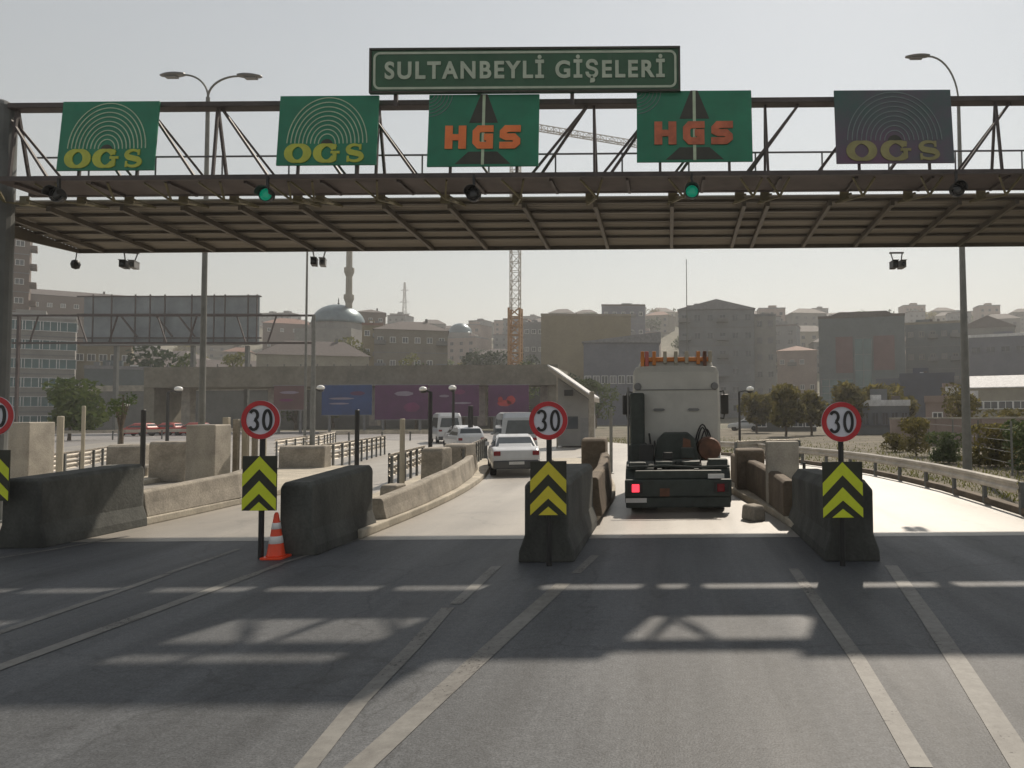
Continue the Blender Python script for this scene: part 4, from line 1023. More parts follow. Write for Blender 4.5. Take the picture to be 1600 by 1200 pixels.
ad_panel('blue advertising panel beside the masts', 503, 580, 602, 648, 'ad_blue', [(.4, .55, .5, .035, 'ad_pale'), (.35, .38, .4, .03, 'ad_pale'), (.72, .72, .3, .07, 'ad_purple')])
ad_panel('large purple advertising panel right of the blue one', 586, 668, 602, 655, 'ad_purple', [(.55, .75, .35, .07, 'ad_pale'), (.7, .35, .3, .14, 'ad_magenta')])
ad_panel('dark purple panel with pale streaks near the white van', 671, 748, 602, 650, 'ad_purple', [(.3, .65, .2, .04, 'ad_pale'), (.65, .42, .4, .03, 'ad_pale'), (.6, .78, .25, .08, 'ad_magenta')])
ad_panel('purple panel with a red splash above the minibus', 763, 826, 602, 650, 'ad_purple', [(.40, .42, .34, .10, 'ad_red'), (.56, .52, .22, .14, 'ad_red'), (.3, .54, .12, .09, 'ad_red')])

Y = 105.0
bb = thing('rear_billboard', 'huge billboard seen from its grey back with dark framing at left', 'billboard', (at(270, 600, Y).x, Y, 0)); B0 = Vector((bb.location.x, Y, 0))
prism_px('panel', M['bill_grey'], bb, 132, 404, 463, 534, Y+.6, .2, B0)
f = MB()
for px in (146, 175, 212, 235, 258, 300, 335, 352, 388, 402):
    a = at(px, 460, Y); c = at(px, 538, Y); f.bar((a.x-B0.x, 0, a.z), (a.x-B0.x, 0, c.z), .15)
for py in (463, 491, 528): 
    a = at(120, py, Y); c = at(408, py, Y); f.bar((a.x-B0.x, .1, a.z), (c.x-B0.x, .1, c.z), .2)
for px in (190, 245, 280): 
    a = at(px, 494, Y); c = at(px+25, 526, Y); f.bar((a.x-B0.x, -.1, a.z), (c.x-B0.x, -.1, c.z), .2)
f.build('frame', M['steel'], bb)
pl = MB(); pl.box(at(130, 536, Y).x-B0.x, at(404, 536, Y).x-B0.x, -.6, .5, at(200, 540, Y).z, at(200, 536, Y).z); pl.build('catwalk', M['lamp_grey'], bb)
for px in (180, 300, 385):
    a = at(px, 540, Y); MB().bar((a.x-B0.x, .3, 0), (a.x-B0.x, .3, a.z), .5).build('leg', M['steel_grey'], bb)
# cantilever sign bridge rails right of the billboard
sg = thing('sign_bridge', 'thin two-bar steel sign bridge reaching from the billboard to the masts', 'gantry', (at(450, 600, 60).x, 60, 0)); B0 = Vector((sg.location.x, 60, 0))
for py in (493, 536):
    a = at(20, py, 60); c = at(492, py, 60); MB().bar((a.x-B0.x, 0, a.z), (c.x-B0.x, 0, c.z), .16).build('beam', M['steel'], sg)
for px in range(60, 490, 62):
    a = at(px, 493, 60); c = at(px+(14 if px % 4 else -14), 536, 60); MB().bar((a.x-B0.x, 0, a.z), (c.x-B0.x, 0, c.z), .09).build('web_bar', M['steel'], sg)
for px in (30, 490):
    a = at(px, 493, 60); MB().bar((a.x-B0.x, 0, 0), (a.x-B0.x, 0, a.z), .20).build('leg', M['steel'], sg)
# ------------------------------------------------------------------ buildings
WIN = {}
def win_mesh(w_, h_, fm, gm):
    k = (round(w_, 2), round(h_, 2), fm, gm)
    if k in WIN: return WIN[k]
    b = MB(); t = .10
    b.box(-w_/2, w_/2, -.05, .04, h_/2-t, h_/2); b.box(-w_/2-.06, w_/2+.06, -.12, .04, -h_/2-.04, -h_/2+t*.6)
    b.box(-w_/2, -w_/2+t, -.05, .04, -h_/2+t*.6, h_/2-t); b.box(w_/2-t, w_/2, -.05, .04, -h_/2+t*.6, h_/2-t); b.box(-.04, .04, -.045, .03, -h_/2+t*.6, h_/2-t)
    b.cur = 1; b.box(-w_/2+t, w_/2-t, -.012, .03, -h_/2+t*.6, h_/2-t)
    o = b.build('window', [M[fm], M[gm]]); WIN[k] = o.data; bpy.data.objects.remove(o); return WIN[k]
def put_window(parent, me, loc, rz=0):
    o = bpy.data.objects.new('window', me); COL.objects.link(o); o.parent = parent; o.location = loc; o.rotation_euler = (0, 0, rz)
def building(name, label, px0, px1, pyt, Y, dep, wall, floors, cols, roof='flat', roofm='roof_dark', rz=0.0, wsz=(1.3, 1.4), cat='building', group=None, balc=None, side=0, rh=None, winm='white', glassm='glass', zbase=None, ytop_roof=None):
    a = at(px0, pyt, Y); c = at(px1, pyt, Y); W = c.x-a.x; xm = (a.x+c.x)/2
    th = .92*math.atan2(-xm, Y); rz = rz+th; W *= math.cos(th)
    zb = (terr(xm, Y) if zbase is None else zbase)-1.0; H = a.z-zb
    o = thing(name, label, cat, (xm, Y, zb), rz, group)
    MB().box(-W/2, W/2, 0, dep, 0, H).build('wall', M[wall], o)
    ov = .35
    if roof == 'flat':
        b = MB()
        for x0, x1, y0, y1 in ((-W/2-.1, W/2+.1, -.1, .25), (-W/2-.1, W/2+.1, dep-.25, dep+.1), (-W/2-.1, -W/2+.25, .25, dep-.25), (W/2-.25, W/2+.1, .25, dep-.25)):
            b.box(x0, x1, y0, y1, H-.05, H+.55)
        b.build('parapet', M[roofm], o)
        bx = random.uniform(-.3, .1)*W; MB().box(bx, bx+min(4, W*.3), dep*.3, dep*.6, H+.01, H+1.7).build('stair_head', M[wall], o)
        for q in range(3):
            ux = random.uniform(-.4, .35)*W; uy = random.uniform(.1, .25)*dep; MB().box(ux, ux+random.uniform(.5, 1.2), uy, uy+.7, H+.01, H+random.uniform(.7, 1.4)).build('roof_unit', M[random.choice(['roof_white', 'wall3', 'roof_dark'])], o)
    else:
        h = rh or W*.16
        if roof == 'hip':
            e = min(W, dep)*.42
            b = MB(); v = [(-W/2-ov, -ov, H), (W/2+ov, -ov, H), (W/2+ov, dep+ov, H), (-W/2-ov, dep+ov, H)]
            if W > dep: r_ = [(-W/2+e, dep/2, H+h), (W/2-e, dep/2, H+h)]; fs = [(0, 1, 5, 4), (1, 2, 5), (2, 3, 4, 5), (3, 0, 4), (3, 2, 1, 0)]
            else: r_ = [(0, e, H+h), (0, dep-e, H+h)]; fs = [(0, 1, 4), (1, 2, 5, 4), (2, 3, 5), (3, 0, 4, 5), (3, 2, 1, 0)]
            b.add(v+r_, fs); ro = b.build('roof', M[roofm], o)
        elif roof == 'gable':
            ro = MB().prism([(-W/2-ov, H), (W/2+ov, H), (W/2+ov, H+.15), (0, H+h), (-W/2-ov, H+.15)], -ov, dep+ov).build('roof', M[roofm], o)
        elif roof == 'ridge':
            ro = MB().prismx([(-ov, H), (dep+ov, H), (dep+ov, H+.15), (dep/2, H+h), (-ov, H+.15)], -W/2-ov, W/2+ov).build('roof', M[roofm], o)
        elif roof == 'mono':
            ro = MB().prism([(-W/2-ov, H), (W/2+ov, H), (W/2+ov, H+h), (-W/2-ov, H+.2)], -ov, dep+ov).build('roof', M[roofm], o)
        if roof in ('hip', 'ridge') and W < 30:
            cxx = W*.18; MB().box(cxx, cxx+.6, dep*.45, dep*.45+.6, H+.2, H+h+.7).build('chimney', M['wall5'], ro)
    if floors >= 4 and W > 12:
        for f in range(1, floors):
            z = 1.0+(H-1.0)/floors*f; MB().box(-W/2-.05, W/2+.05, -.10, -.005, z-.09, z+.09).build('ledge', M['wall3' if wall != 'wall3' else 'wall5'], o)
    if floors and cols:
        me2 = win_mesh(wsz[0], wsz[1]*.98, winm, 'roof_grey'); me = win_mesh(wsz[0], wsz[1], winm, glassm); fh = (H-1.0)/floors
        for f in range(floors):
            for q in range(cols):
                x = -W/2+W*(q+.5)/cols
                if glassm == 'glass' and random.random() < .06: continue
                put_window(o, me if glassm != 'glass' or random.random() < .72 else me2, (x, -.042, 1.0+fh*(f+.55)))
        if side:
            for f in range(floors):
                for q in range(side): put_window(o, me, (W/2+.042 if xm < 0 else -W/2-.042, dep*(q+.5)/side, 1.0+fh*(f+.55)), PI/2 if xm < 0 else -PI/2)
        if balc:
            for f in range(floors):
                for q in balc:
                    x = -W/2+W*(q+.5)/cols; bb_ = MB(); bw = min(W/cols*.9, 3.6)/2; z = 1.0+fh*(f+.55)-wsz[1]/2-.35
                    bb_.box(x-bw, x+bw, -1.3, -.01, z-.15, z); bb_.box(x-bw, x+bw, -1.3, -1.22, z, z+.9); bb_.box(x-bw, x-bw+.08, -1.22, -.01, z, z+.9); bb_.box(x+bw-.08, x+bw, -1.22, -.01, z, z+.9)
                    bb_.build('balcony', M['wall5'] if f % 2 else M['wall3'], o)
    return o, W, H

# left side
o, W, H = building('apartment_tower', 'tall brown brick apartment tower with stacked balconies at the left edge', -75, 46, 362, 165, 12, 'wall0', 10, 4, roofm='wall0', balc=None, wsz=(1.6, 1.4))
for f in range(10):
    z = 2+(H-2)*(f+.3)/10; b = MB(); b.box(W/2, W/2+1.3, .8, 5.5, z, z+.18); b.box(W/2+1.22, W/2+1.3, .8, 5.5, z+.18, z+1.05); b.box(W/2, W/2+1.22, .8, .88, z+.18, z+1.05); b.build('balcony', M['wall0'], o)
building('modern_block', 'pale glazed modern block with horizontal window bands at left', -70, 118, 494, 118, 16, 'wall2', 6, 7, roofm='wall11', wsz=(2.7, 1.7), winm='roof_white', glassm='teal_glass')
building('apartment_house', 'brown roofed building stepping up behind the grey billboard', 52, 208, 466, 240, 16, 'wall0', 5, 8, 'ridge', 'roof_dark', rh=3.0)
building('apartment_house', 'small tan building below the left end of the billboard', 118, 205, 540, 140, 12, 'wall10', 3, 5, 'flat', 'roof_red')
building('workshop', 'low dark workshop with grey doors left of the double street lamp', 135, 236, 577, 126, 9, 'wall9', 1, 4, 'flat', 'roof_grey', wsz=(2.4, 2.6))
building('warehouse', 'long low grey shed under the billboard behind the street lamp', 205, 430, 578, 150, 12, 'wall5', 1, 8, 'ridge', 'roof_dark', rh=2.5)
building('apartment_house', 'reddish brown house left of the mosque on the slope', 412, 490, 506, 300, 14, 'wall0', 3, 4, 'hip', 'roof_red')
building('villa', 'wide low house with dark hipped roof in front of the mosque', 405, 578, 556, 150, 12, 'wall6', 1, 9, 'hip', 'roof_dark', rh=3.6, wsz=(1.2, 1.6))
building('apartment_house', 'narrow yellow block right of the mosque dome', 566, 598, 508, 185, 10, 'wall4', 5, 2, 'flat', 'roof_red', balc=(1,))
building('apartment_house', 'brown hipped block rising behind the minaret', 556, 602, 488, 270, 12, 'wall0', 4, 3, 'hip', 'roof_dark')
building('apartment_house', 'beige four storey block with dark pitched roof left of the crane', 586, 700, 516, 170, 13, 'wall1', 4, 6, 'hip', 'roof_dark', rh=2.8, balc=(0, 5))
building('apartment_house', 'grey block with white sign band right of the crane mast', 818, 850, 506, 230, 12, 'wall3', 4, 3, 'flat', 'roof_grey')
# centre and right
building('factory_hall', 'large plain olive tan hall behind the booth roof', 846, 986, 494, 190, 30, 'wall4', 0, 0, 'flat', 'wall10')
building('apartment_house', 'dark stepped block above the olive tan hall', 940, 1008, 478, 260, 16, 'wall7', 4, 5, 'flat', 'roof_dark', balc=(1, 3))
building('market_hall', 'blue grey hall with white wave-edged roof left of the truck', 912, 1030, 536, 140, 14, 'wall7', 1, 9, 'mono', 'roof_grey', rh=2.2, wsz=(1.3, 1.6), winm='roof_white')
building('office_block', 'huge grey block with shallow pitched top right behind the truck', 1060, 1178, 484, 175, 24, 'wall3', 6, 6, 'gable', 'roof_grey', rh=2.6, wsz=(1.5, 1.5), winm='wall3', balc=(0, 3))
building('office_block', 'flat grey annex on the right flank of the huge grey block', 1178, 1212, 494, 176, 20, 'wall2', 6, 2, 'flat', 'wall3', winm='wall3')
building('apartment_house', 'tan house with red roof between the two big grey blocks', 1214, 1276, 548, 210, 12, 'wall8', 2, 4, 'hip', 'roof_red', balc=(1,))
o, W, H = building('glass_office', 'glazed office block with maroon panels and teal centre strip', 1278, 1412, 496, 165, 22, 'wall9', 0, 0, 'flat', 'roof_dark')
for u0, u1, v0, v1, mm, nm in ((.42, .62, .05, .80, 'teal_glass', 'glass_strip'), (.20, .40, .48, .82, 'maroon', 'cladding_panel'), (.64, .88, .50, .82, 'maroon', 'cladding_panel'), (.03, .40, .10, .42, 'teal_glass', 'window_band'), (.66, .97, .12, .42, 'navy', 'window_band')):
    MB().box(-W/2+W*u0, -W/2+W*u1, -.12, -.005, H*v0, H*v1).build(nm, M[mm], o)
    if mm == 'teal_glass':
        f = MB(); n = max(2, int(W*(u1-u0)/1.6))
        for i in range(n+1): x = -W/2+W*(u0+(u1-u0)*i/n); f.box(x-.05, x+.05, -.2, -.121, H*v0, H*v1)
        for i in range(6): z = H*(v0+(v1-v0)*i/5); f.box(-W/2+W*u0, -W/2+W*u1, -.18, -.122, z-.05, z+.05)
        f.build('mullion', M['wall3'], o)
MB().prism([(-W*.40, H+.5), (W*.40, H+.5), (W*.30, H+1.6), (-W*.26, H+1.6)], 2, 18).build('roof', M['roof_dark'], o)
building('apartment_house', 'pale green grey block right of the glazed office', 1414, 1500, 506, 180, 14, 'wall9', 4, 5, 'flat', 'wall10', winm='wall6', balc=(2, 4))
building('apartment_house', 'pitched roof block behind the right lamp pole', 1500, 1585, 512, 230, 14, 'wall5', 3, 5, 'gable', 'roof_dark', rh=4)
building('office_block', 'blue grey block with white roof edge at the right photo edge', 1512, 1700, 524, 150, 22, 'wall7', 3, 8, 'flat', 'roof_white', winm='wall7', wsz=(1.8, 1.2))
building('warehouse', 'dark navy box shed below the pale green block', 1406, 1490, 588, 120, 14, 'navy', 0, 0, 'flat', 'navy')
building('warehouse', 'long low white roofed shed at the right edge', 1512, 1700, 606, 105, 14, 'wall6', 1, 8, 'ridge', 'roof_white', rh=2.2, wsz=(2, 1.2))
building('garage', 'small pink walled building behind the right bushes', 1446, 1520, 628, 62, 6, 'wall8', 1, 2, 'flat', 'wall8', wsz=(.9, 1.0))
building('kiosk', 'grey low stall row with bluish doors right of the right speed sign', 1330, 1420, 634, 70, 5, 'wall3', 1, 6, 'flat', 'roof_white', wsz=(.7, 1.3), winm='wall7')
building('kiosk', 'white awning topped stall left of the right speed sign', 1180, 1275, 646, 84, 5, 'wall5', 1, 5, 'flat', 'roof_white', wsz=(1.2, 1.3))

# hillside houses: one template per look, then copies
def house_template(i, W, dep, floors, wall, roof, roofm):
    o = thing('hillside_house', 'small house among many packed along the hazy hillside', 'house', (0, 0, 0), 0, 'houses packed on the far hillside')
    H = floors*3.0+1.2
    MB().box(-W/2, W/2, 0, dep, -3, H).build('wall', M[wall], o)
    if roof == 'hip':
        e = min(W, dep)*.42; h = W*.2
        b = MB(); b.add([(-W/2-.4, -.4, H), (W/2+.4, -.4, H), (W/2+.4, dep+.4, H), (-W/2-.4, dep+.4, H), (-W/2+e, dep/2, H+h), (W/2-e, dep/2, H+h)], [(0, 1, 5, 4), (1, 2, 5), (2, 3, 4, 5), (3, 0, 4), (3, 2, 1, 0)])
        b.build('roof', M[roofm], o)
    else:
        MB().box(-W/2-.15, W/2+.15, -.15, dep+.15, H, H+.5).build('roof', M[roofm], o); MB().box(-W*.1, W*.2, dep*.3, dep*.6, H+.5, H+2).build('stair_head', M[wall], o)
    me = win_mesh(1.4, 1.4, 'wall5', 'glass'); n = int(W/3.4)
    for f in range(floors):
        for q in range(n): put_window(o, me, (-W/2+W*(q+.5)/n, -.042, 1.9+3*f))
    return o
T = [house_template(0, 13, 11, 3, 'wall1', 'hip', 'roof_red'), house_template(1, 15, 11, 4, 'wall5', 'hip', 'roof_dark'), house_template(2, 12, 10, 4, 'wall8', 'flat', 'roof_grey'), house_template(3, 16, 11, 3, 'wall6', 'hip', 'roof_dark'), house_template(4, 11, 10, 5, 'wall3', 'flat', 'roof_dark')]
first = [True]*5
def tree_copy(o):
    c = o.copy(); COL.objects.link(c)
    for ch in o.children:
        d_ = ch.copy(); COL.objects.link(d_); d_.parent = c
    return c
rnd = random.Random(3)
spots = []
for row, (Y, jit) in enumerate(((250, 10), (300, 14), (350, 14), (400, 14), (445, 16), (480, 14))):
    x = -.98*Y
    while x < .54*Y:
        spots.append((x+rnd.uniform(-3, 3), Y+rnd.uniform(-jit, jit))); x += rnd.uniform(14, 21)+row*1.3
for x, y in spots:
    k = rnd.randrange(5)
    if y < 330 and rnd.random() < .3: continue
    o = T[k] if first[k] else tree_copy(T[k]); first[k] = False
    o.location = (x, y, terr(x, y)-.3-rnd.uniform(0, 2.2)); o.rotation_euler = (0, 0, rnd.uniform(-.35, .35))
    s = rnd.uniform(.8, 1.1); o.scale = (s*rnd.uniform(.9, 1.15), s, s)

# mosque
Y = 200.0; c = at(510, 500, Y); zb = terr(c.x, Y)-1; o = thing('mosque', 'mosque with a large grey lead dome left of the minaret', 'mosque', (c.x, Y, zb))
zd = at(530, 502, Y).z-zb; R = 40/FPX*Y
b = MB(); b.box(-R*1.1, R*1.1, -2, 2*R+2, 0, zd-2.2); b.build('wall', M['wall2'], o)
MB().lathe([(R*1.03, zd-2.2), (R*1.03, zd-.1), (R*1.08, zd), (R*1.0, zd+.1)], (0, R, 0), 24).build('drum', M['wall2'], o)
MB().lathe([(R*math.cos(i*PI/2/14), zd+.1+R*.80*math.sin(i*PI/2/14)) for i in range(14)]+[(.05, zd+.1+R*.8)], (0, R, 0), 36).build('dome', M['dome'], o, smooth=True)
zt = zd+R*.8; MB().lathe([(.12, zt), (.32, zt+.5), (.1, zt+.9), (.2, zt+1.2), (.03, zt+2.2)], (0, R, 0), 10).build('finial', M['steel_grey'], o)
me = win_mesh(1.2, 2.4, 'wall2', 'glass')
for i in range(5): put_window(o, me, (-R*.8+R*.4*i, -2.042, zd*.55))
Y = 206.0; c = at(545, 480, Y); zb = terr(c.x, Y)-1; o = thing('minaret', 'slim pale minaret with two balconies disappearing behind the canopy', 'minaret', (c.x, Y, zb)); r = 5/FPX*Y
z1 = at(545, 466, Y).z-zb; z2 = at(545, 424, Y).z-zb; z3 = at(545, 345, Y).z-zb
MB().lathe([(r*1.6, 0), (r*1.6, z1*.5), (r*1.05, z1*.6), (r, z1), (r*.92, z2), (r*.85, z3)], n=16).build('shaft', M['wall6'], o)
for z in (z1, z2): MB().lathe([(r*.95, z-1.6), (r*1.5, z-.2), (r*1.5, z+1.0), (r*1.4, z+1.0), (r*1.4, z)], n=18).build('balcony', M['wall6'], o)
MB().lathe([(r*.95, z3), (r*.5, z3+3), (.05, z3+7)], n=14).build('cap', M['roof_grey'], o)
Y = 300.0; c = at(714, 515, Y); zb = terr(c.x, Y)-1; o = thing('small_mosque', 'far small mosque with a single bright dome left of the crane', 'mosque', (c.x, Y, zb)); R = 18/FPX*Y; zd = at(714, 518, Y).z-zb
MB().box(-R*1.3, R*1.3, -1, 2*R+1, 0, zd-.5).build('wall', M['wall2'], o)
MB().lathe([(R*1.02, zd-.5), (R*1.02, zd)]+[(R*math.cos(i*PI/2/10), zd+R*.85*math.sin(i*PI/2/10)) for i in range(10)]+[(.05, zd+R*.85)], (0, R, 0), 24).build('dome', M['dome'], o, smooth=True)

# tower crane
def lattice(b, p0, p1, wd, nseg, ax, t, tri=False):
    p0 = Vector(p0); p1 = Vector(p1); d = p1-p0
    u, v = ax; u = Vector(u)*wd/2; v = Vector(v)*wd/2
    cs = [u+v, u-v, -u-v, -u+v] if not tri else [u-v, -u-v, v]
    for c in cs: b.bar(p0+c, p1+c, t)
    n = len(cs)
    for i in range(nseg):
        a = p0+d*(i/nseg); e = p0+d*((i+1)/nseg)
        for k in range(n):
            b.bar(a+cs[k], a+cs[(k+1) % n], t*.6)
            b.bar(a+cs[k if i % 2 else (k+1) % n], e+cs[(k+1) % n if i % 2 else k], t*.6)
Y = 150.0; c = at(805, 600, Y); o = thing('tower_crane', 'orange lattice tower crane with upper part painted haze-pale on the slope behind the bridge', 'crane', (c.x, Y, 0))
zA = at(805, 482, Y).z; zT = at(805, 196, Y).z
b = MB(); lattice(b, (0, 0, 0), (0, 0, zA), 2.3, 13, ((1, 0, 0), (0, 1, 0)), .42); b.build('lower_mast', M['crane'], o)
b = MB(); lattice(b, (0, 0, zA), (0, 0, zT), 1.9, 20, ((1, 0, 0), (0, 1, 0)), .18); b.build('upper_mast', M['crane_haze'], o)
j1 = at(1070, 206, Y); b = MB(); lattice(b, (-1, 0, zT+.6), (j1.x-c.x, 12, j1.z+.2), 1.3, 30, ((0, 1, 0), (0, 0, 1)), .16, True); b.build('jib', M['crane_haze'], o)
b = MB(); lattice(b, (1, 0, zT+.6), (-11, -4, zT+.9), 1.3, 9, ((0, 1, 0), (0, 0, 1)), .16, True); b.box(-11, -8, -4.6, -2.6, zT-1.6, zT+.5); b.build('counter_jib', M['crane_haze'], o)
MB().box(-.8, .8, -1.9, -.3, zT-1.6, zT+.3).build('cabin', M['crane'], o)
Y = 700.0; c = at(632, 490, Y); o = thing('power_pylon', 'far thin lattice power pylon on the hill ridge', 'pylon', (c.x, Y, terr(c.x, Y)-1)); zt = at(632, 441, Y).z-o.location.z
b = MB(); wz = 3.4
for s in ((1, 1), (1, -1), (-1, -1), (-1, 1)): b.bar((s[0]*wz, s[1]*wz, 0), (s[0]*.5, s[1]*.5, zt), .45)
for i in range(9):
    w0 = wz+(.5-wz)*i/9; w1 = wz+(.5-wz)*(i+1)/9; z0 = zt*i/9; z1 = zt*(i+1)/9
    b.bar((-w0, -w0, z0), (w1, -w1, z1), .3); b.bar((w0, -w0, z0), (-w1, -w1, z1), .3)
b.build('tower', M['steel_grey'], o)
for z, hw in ((zt*.62, 6), (zt*.76, 5), (zt*.9, 4)):
    b = MB(); b.bar((-hw, 0, z), (hw, 0, z), .4); b.bar((-hw, 0, z), (0, 0, z+2), .25); b.bar((hw, 0, z), (0, 0, z+2), .25); b.build('cross_arm', M['steel_grey'], o)

# ------------------------------------------------------------------ trees
def tree(name, label, px, pyb, pyt, wpx, Y, leaf, n=900, ls=.16, group=None, zbase=None, trunk=.35, seed=0, cat='tree', squash=1.0):
    rn = random.Random(hash((px, Y)) % 9999+seed)
    zb = terr(at(px, 600, Y).x, Y) if zbase is None else zbase
    x = at(px, pyb, Y).x; H = at(px, pyt, Y).z-zb; Wd = wpx/FPX*Y
    o = thing(name, label, cat, (x, Y, zb), 0, group)
    b = MB(); r = max(.05, H*.022); zc0 = H*trunk
    b.tube([(0, 0, -.2), (r*.4, 0, zc0*.6), (0, r*.5, zc0), (r, 0, H*.7)], [r*1.3, r, r*.8, r*.3], 7)
    blobs = []
    nb = 9
    for i in range(nb):
        a = rn.uniform(0, 2*PI); rr = rn.uniform(.15, .62)*Wd/2*(1 if i else 0); z = rn.uniform(zc0+.1*H, H*.86)
        k = 1-abs((z-(zc0+H)/2)/(H-zc0))*.8
        q = Vector((math.cos(a)*rr*k*1.25, math.sin(a)*rr*k*1.25, z)); R = rn.uniform(.2, .33)*Wd; blobs.append((q, R))
        if trunk > .1: b.tube([(0, 0, zc0*.75), tuple(q*.5+Vector((0, 0, zc0*.4))), tuple(q)], [r*.6, r*.4, r*.12], 5)
    b.build('trunk', M['trunk'], o)
    c = MB(); topz = 0
    for i in range(n):
        q, R = rn.choice(blobs)
        d = Vector((rn.gauss(0, 1), rn.gauss(0, 1), rn.gauss(0, 1))).normalized()
        p = q+Vector((d.x*R, d.y*R, d.z*R*.75*squash))*rn.uniform(.45, 1.05)**.6
        if p.z > H: p.z = H-rn.uniform(0, .08)*H
        if p.z < .1: p.z = rn.uniform(.1, .4)
        u = Vector((rn.gauss(0, 1), rn.gauss(0, 1), rn.gauss(0, 1))).normalized(); v = u.orthogonal().normalized(); s = ls*rn.uniform(.6, 1.3)*Wd/2
        c.add([p-u*s, p-v*s*.5, p+u*s, p+v*s*.5], [(0, 1, 2, 3)])
    m_ = c.build('crown', M[leaf], o)
    return o
GR = 'round olive trees beyond the right guardrail'
for i, (px, w_, top, lab) in enumerate(((1228, 70, 600, 'round olive crowned tree nearest the truck at right'), (1268, 60, 604, 'round olive crowned tree second right of the truck'), (1328, 78, 590, 'tallest olive crowned tree directly above the right speed sign'), (1386, 84, 602, 'broad olive crowned tree right of the right speed sign'), (1182, 56, 610, 'small olive tree half hidden by the truck mirror'))):
    tree('street_tree', lab, px, 680, top, w_, 66+3*i, 'leaf_olive', 2200, .15, GR, 0, .22)
tree('street_tree', 'olive tree growing right beside the right lamp pole', 1508, 690, 598, 72, 56, 'leaf_olive', 900, .12, GR, 0, .35)
tree('street_tree', 'wide dark olive tree at the right photo edge', 1590, 700, 640, 90, 50, 'leaf_olive', 900, .11, GR, 0, .3)
GB = 'bushes along the right verge'
for i, (px, w_, top, Y, lab) in enumerate(((1432, 62, 652, 36, 'dense olive bush left of the pink walled building'), (1482, 74, 676, 31, 'low bush beneath the right lamp pole'), (1556, 110, 664, 29, 'yellowish bush behind the right guardrail end'), (1612, 110, 655, 26, 'low bush at the right edge of the verge'), (1400, 46, 676, 40, 'small shrub behind the right guardrail'))):
    tree('bush', lab, px, 740, top, w_, Y, 'leaf_green' if i % 2 else 'leaf_olive', 1500, .10, GB, 0, .05, cat='bush')
tree('bushy_tree', 'bushy light green tree in front of the pale modern block', 108, 680, 592, 100, 70, 'leaf_green', 1500, .10, None, 0, .25)
tree('young_tree', 'slender young tree with sparse leaves left of the tan slab', 188, 700, 576, 42, 42, 'leaf_green', 260, .13, None, 0, .35)
tree('dense_tree', 'dense dark tree under the left half of the billboard', 240, 640, 538, 90, 135, 'leaf_dark', 1100, .11, None, 0, .25)
tree('dense_tree', 'green tree under the billboard just left of the street lamp', 290, 640, 540, 60, 132, 'leaf_green', 900, .11, None, 0, .25)
tree('small_tree', 'yellow green tree between billboard and mosque', 368, 620, 538, 44, 140, 'leaf_yellow', 800, .12, None, None, .25)
tree('small_tree', 'yellow green tree in front of the mosque dome', 545, 590, 518, 72, 165, 'leaf_yellow', 1000, .11, None, None, .2)
tree('small_tree', 'light green tree against the beige four storey block', 640, 600, 540, 36, 150, 'leaf_yellow', 800, .12, None, None, .25)
tree('dense_tree', 'dark green tree mass left of the crane base', 735, 600, 540, 70, 170, 'leaf_dark', 1200, .10, None, None, .2)
tree('dense_tree', 'dark green tree touching the orange crane mast', 778, 600, 538, 50, 172, 'leaf_dark', 1000, .11, None, None, .2)
tree('dense_tree', 'dark tree right of the crane mast', 832, 600, 545, 40, 174, 'leaf_dark', 900, .11, None, None, .2)
tree('small_tree', 'green tree below the blue grey hall left of the truck', 930, 620, 578, 60, 110, 'leaf_green', 900, .11, None, None, .2)
tree('dense_tree', 'dark tree behind the booth roof by the bridge end', 895, 610, 570, 44, 118, 'leaf_dark', 900, .11, None, None, .2)
for i, (px, w_, top) in enumerate(((600, 40, 566), (650, 50, 562), (690, 44, 568), (724, 50, 560), (768, 44, 566), (815, 52, 558), (520, 40, 566), (462, 50, 562))):
    tree('bridge_bush', 'olive green bush showing just above the far edge of the bridge', px, 620, top, w_, 112+i*.7, 'leaf_green' if i % 3 else 'leaf_yellow', 700, .11, 'bushes behind the bridge parapet', None, .12, cat='bush')
rn = random.Random(11)
hill_t = []
for i in range(110):
    Y = rn.uniform(225, 470); x = rn.uniform(-.95, .5)*Y
    px = PPX+x/Y*FPX; z = terr(x, Y)
    if i < 3:
        zpx = 0
        o = tree('hill_tree', 'dark tree scattered among the hillside houses', px, 600, 600-((z+9-CAMH)/Y*FPX)+45, 9/Y*FPX, Y, ('leaf_dark', 'leaf_green', 'leaf_olive')[i], 420, .15, 'trees scattered over the far hillside', None, .25); hill_t.append(o)
    else:
        o = tree_copy(hill_t[i % 3]); o.location = (x, Y, z-.2); o.rotation_euler = (0, 0, rn.uniform(0, 6)); s = rn.uniform(.7, 1.25); o.scale = (s, s, s)

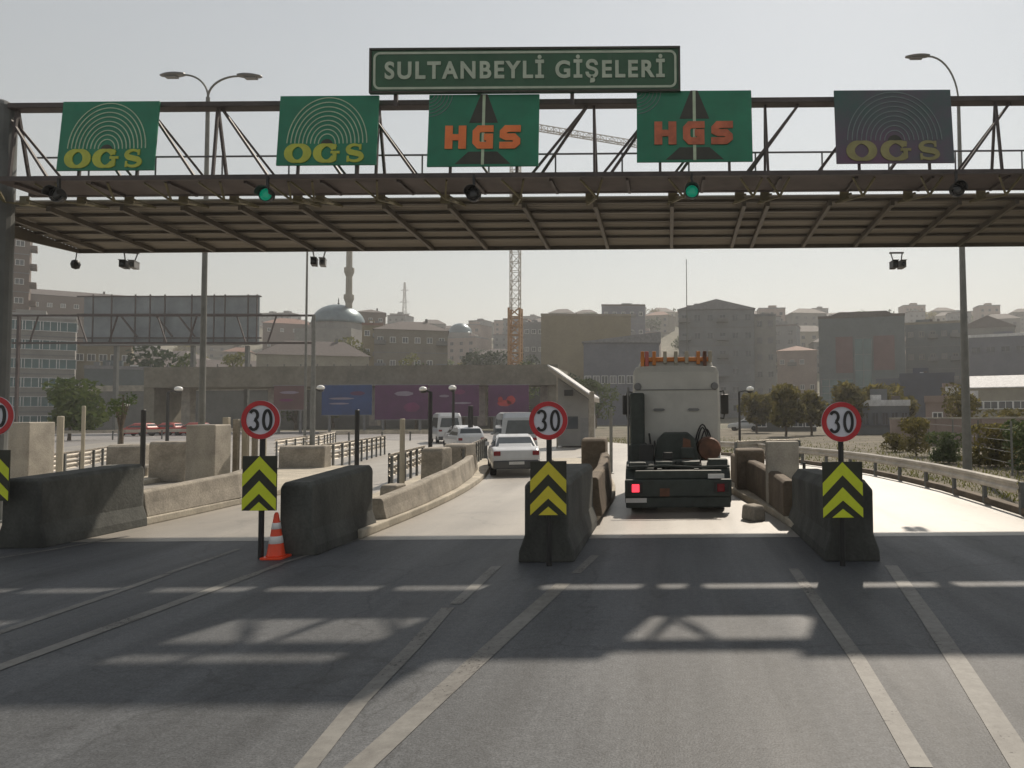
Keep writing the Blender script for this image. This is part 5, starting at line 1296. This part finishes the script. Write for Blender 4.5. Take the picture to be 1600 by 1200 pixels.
vw = thing('verge_wall', 'long pinkish boundary wall behind the right verge bushes', 'wall', (at(1560, 660, 47).x, 47, 0))
x0_, x1_ = at(1392, 660, 47).x-vw.location.x, at(1760, 660, 47).x-vw.location.x
MB().box(x0_, x1_, 0, .25, 0, 1.75).build('wall_face', M['wall8'], vw); MB().box(x0_-.05, x1_, -.06, .31, 1.752, 1.86).build('coping', M['conc'], vw)
xx = x0_
while xx < x1_: MB().box(xx, xx+.35, -.08, -.004, 0, 1.74).build('pier', M['wall8'], vw); xx += 3.0
# verge fence at far right
fo = thing('wire_fence', 'thin post and wire fence on the dry verge at the far right', 'fence', (0, 0, 0), 0)
P = [gp(1582, 742), gp(1530, 728), gp(1490, 718), gp(1452, 710)]
P = [Vector((p.x, p.y, 0)) for p in P]; fo.location = P[0]
for p in P: MB().tube([p-P[0], p-P[0]+Vector((0, 0, 1.9))], .04, 6).build('post', M['pole'], fo)
wv = MB()
for a, c in zip(P, P[1:]):
    for z in (.4, .8, 1.2, 1.6): wv.tube([a-P[0]+Vector((0, 0, z)), c-P[0]+Vector((0, 0, z))], .008, 4)
wv.build('wire', M['pole'], fo)
# dry grass tufts
gr = MB(); rn = random.Random(5)
for i in range(9000):
    y = 16+rn.random()**1.6*50; x = 8.6+bend(y)+abs(rn.gauss(0, 1))*7
    h = rn.uniform(.04, .2); a = rn.uniform(0, PI); u = Vector((math.cos(a), math.sin(a), 0))*.025; p = Vector((x, y, 0)); tl = Vector((rn.uniform(-.1, .1), rn.uniform(-.1, .1), h))
    gr.add([p-u, p+u, p+tl], [(0, 1, 2)])
tag(gr.build('dry_grass', M['leaf_yellow']), 'dry yellow grass tufts on the right verge', 'grass', kind='stuff')

# ------------------------------------------------------------------ haze
hb = MB(); hb.box(-5100, 5100, -700, 6100, -1.3, 137)
hz = hb.build('haze', None) if False else hb.build('haze', M['white'])
hm = bpy.data.materials.new('haze_air'); hm.use_nodes = True; N = hm.node_tree.nodes; N.remove(N['Principled BSDF'])
pv = N.new('ShaderNodeVolumePrincipled'); pv.inputs['Color'].default_value = (.90, .90, .90, 1); pv.inputs['Density'].default_value = .00075; pv.inputs['Anisotropy'].default_value = .3
hm.node_tree.links.new(pv.outputs[0], N['Material Output'].inputs['Volume'])
hz.data.materials.clear(); hz.data.materials.append(hm); tag(hz, kind='stuff')
scene.cycles.volume_bounces = 0
scene.cycles.max_bounces = 6
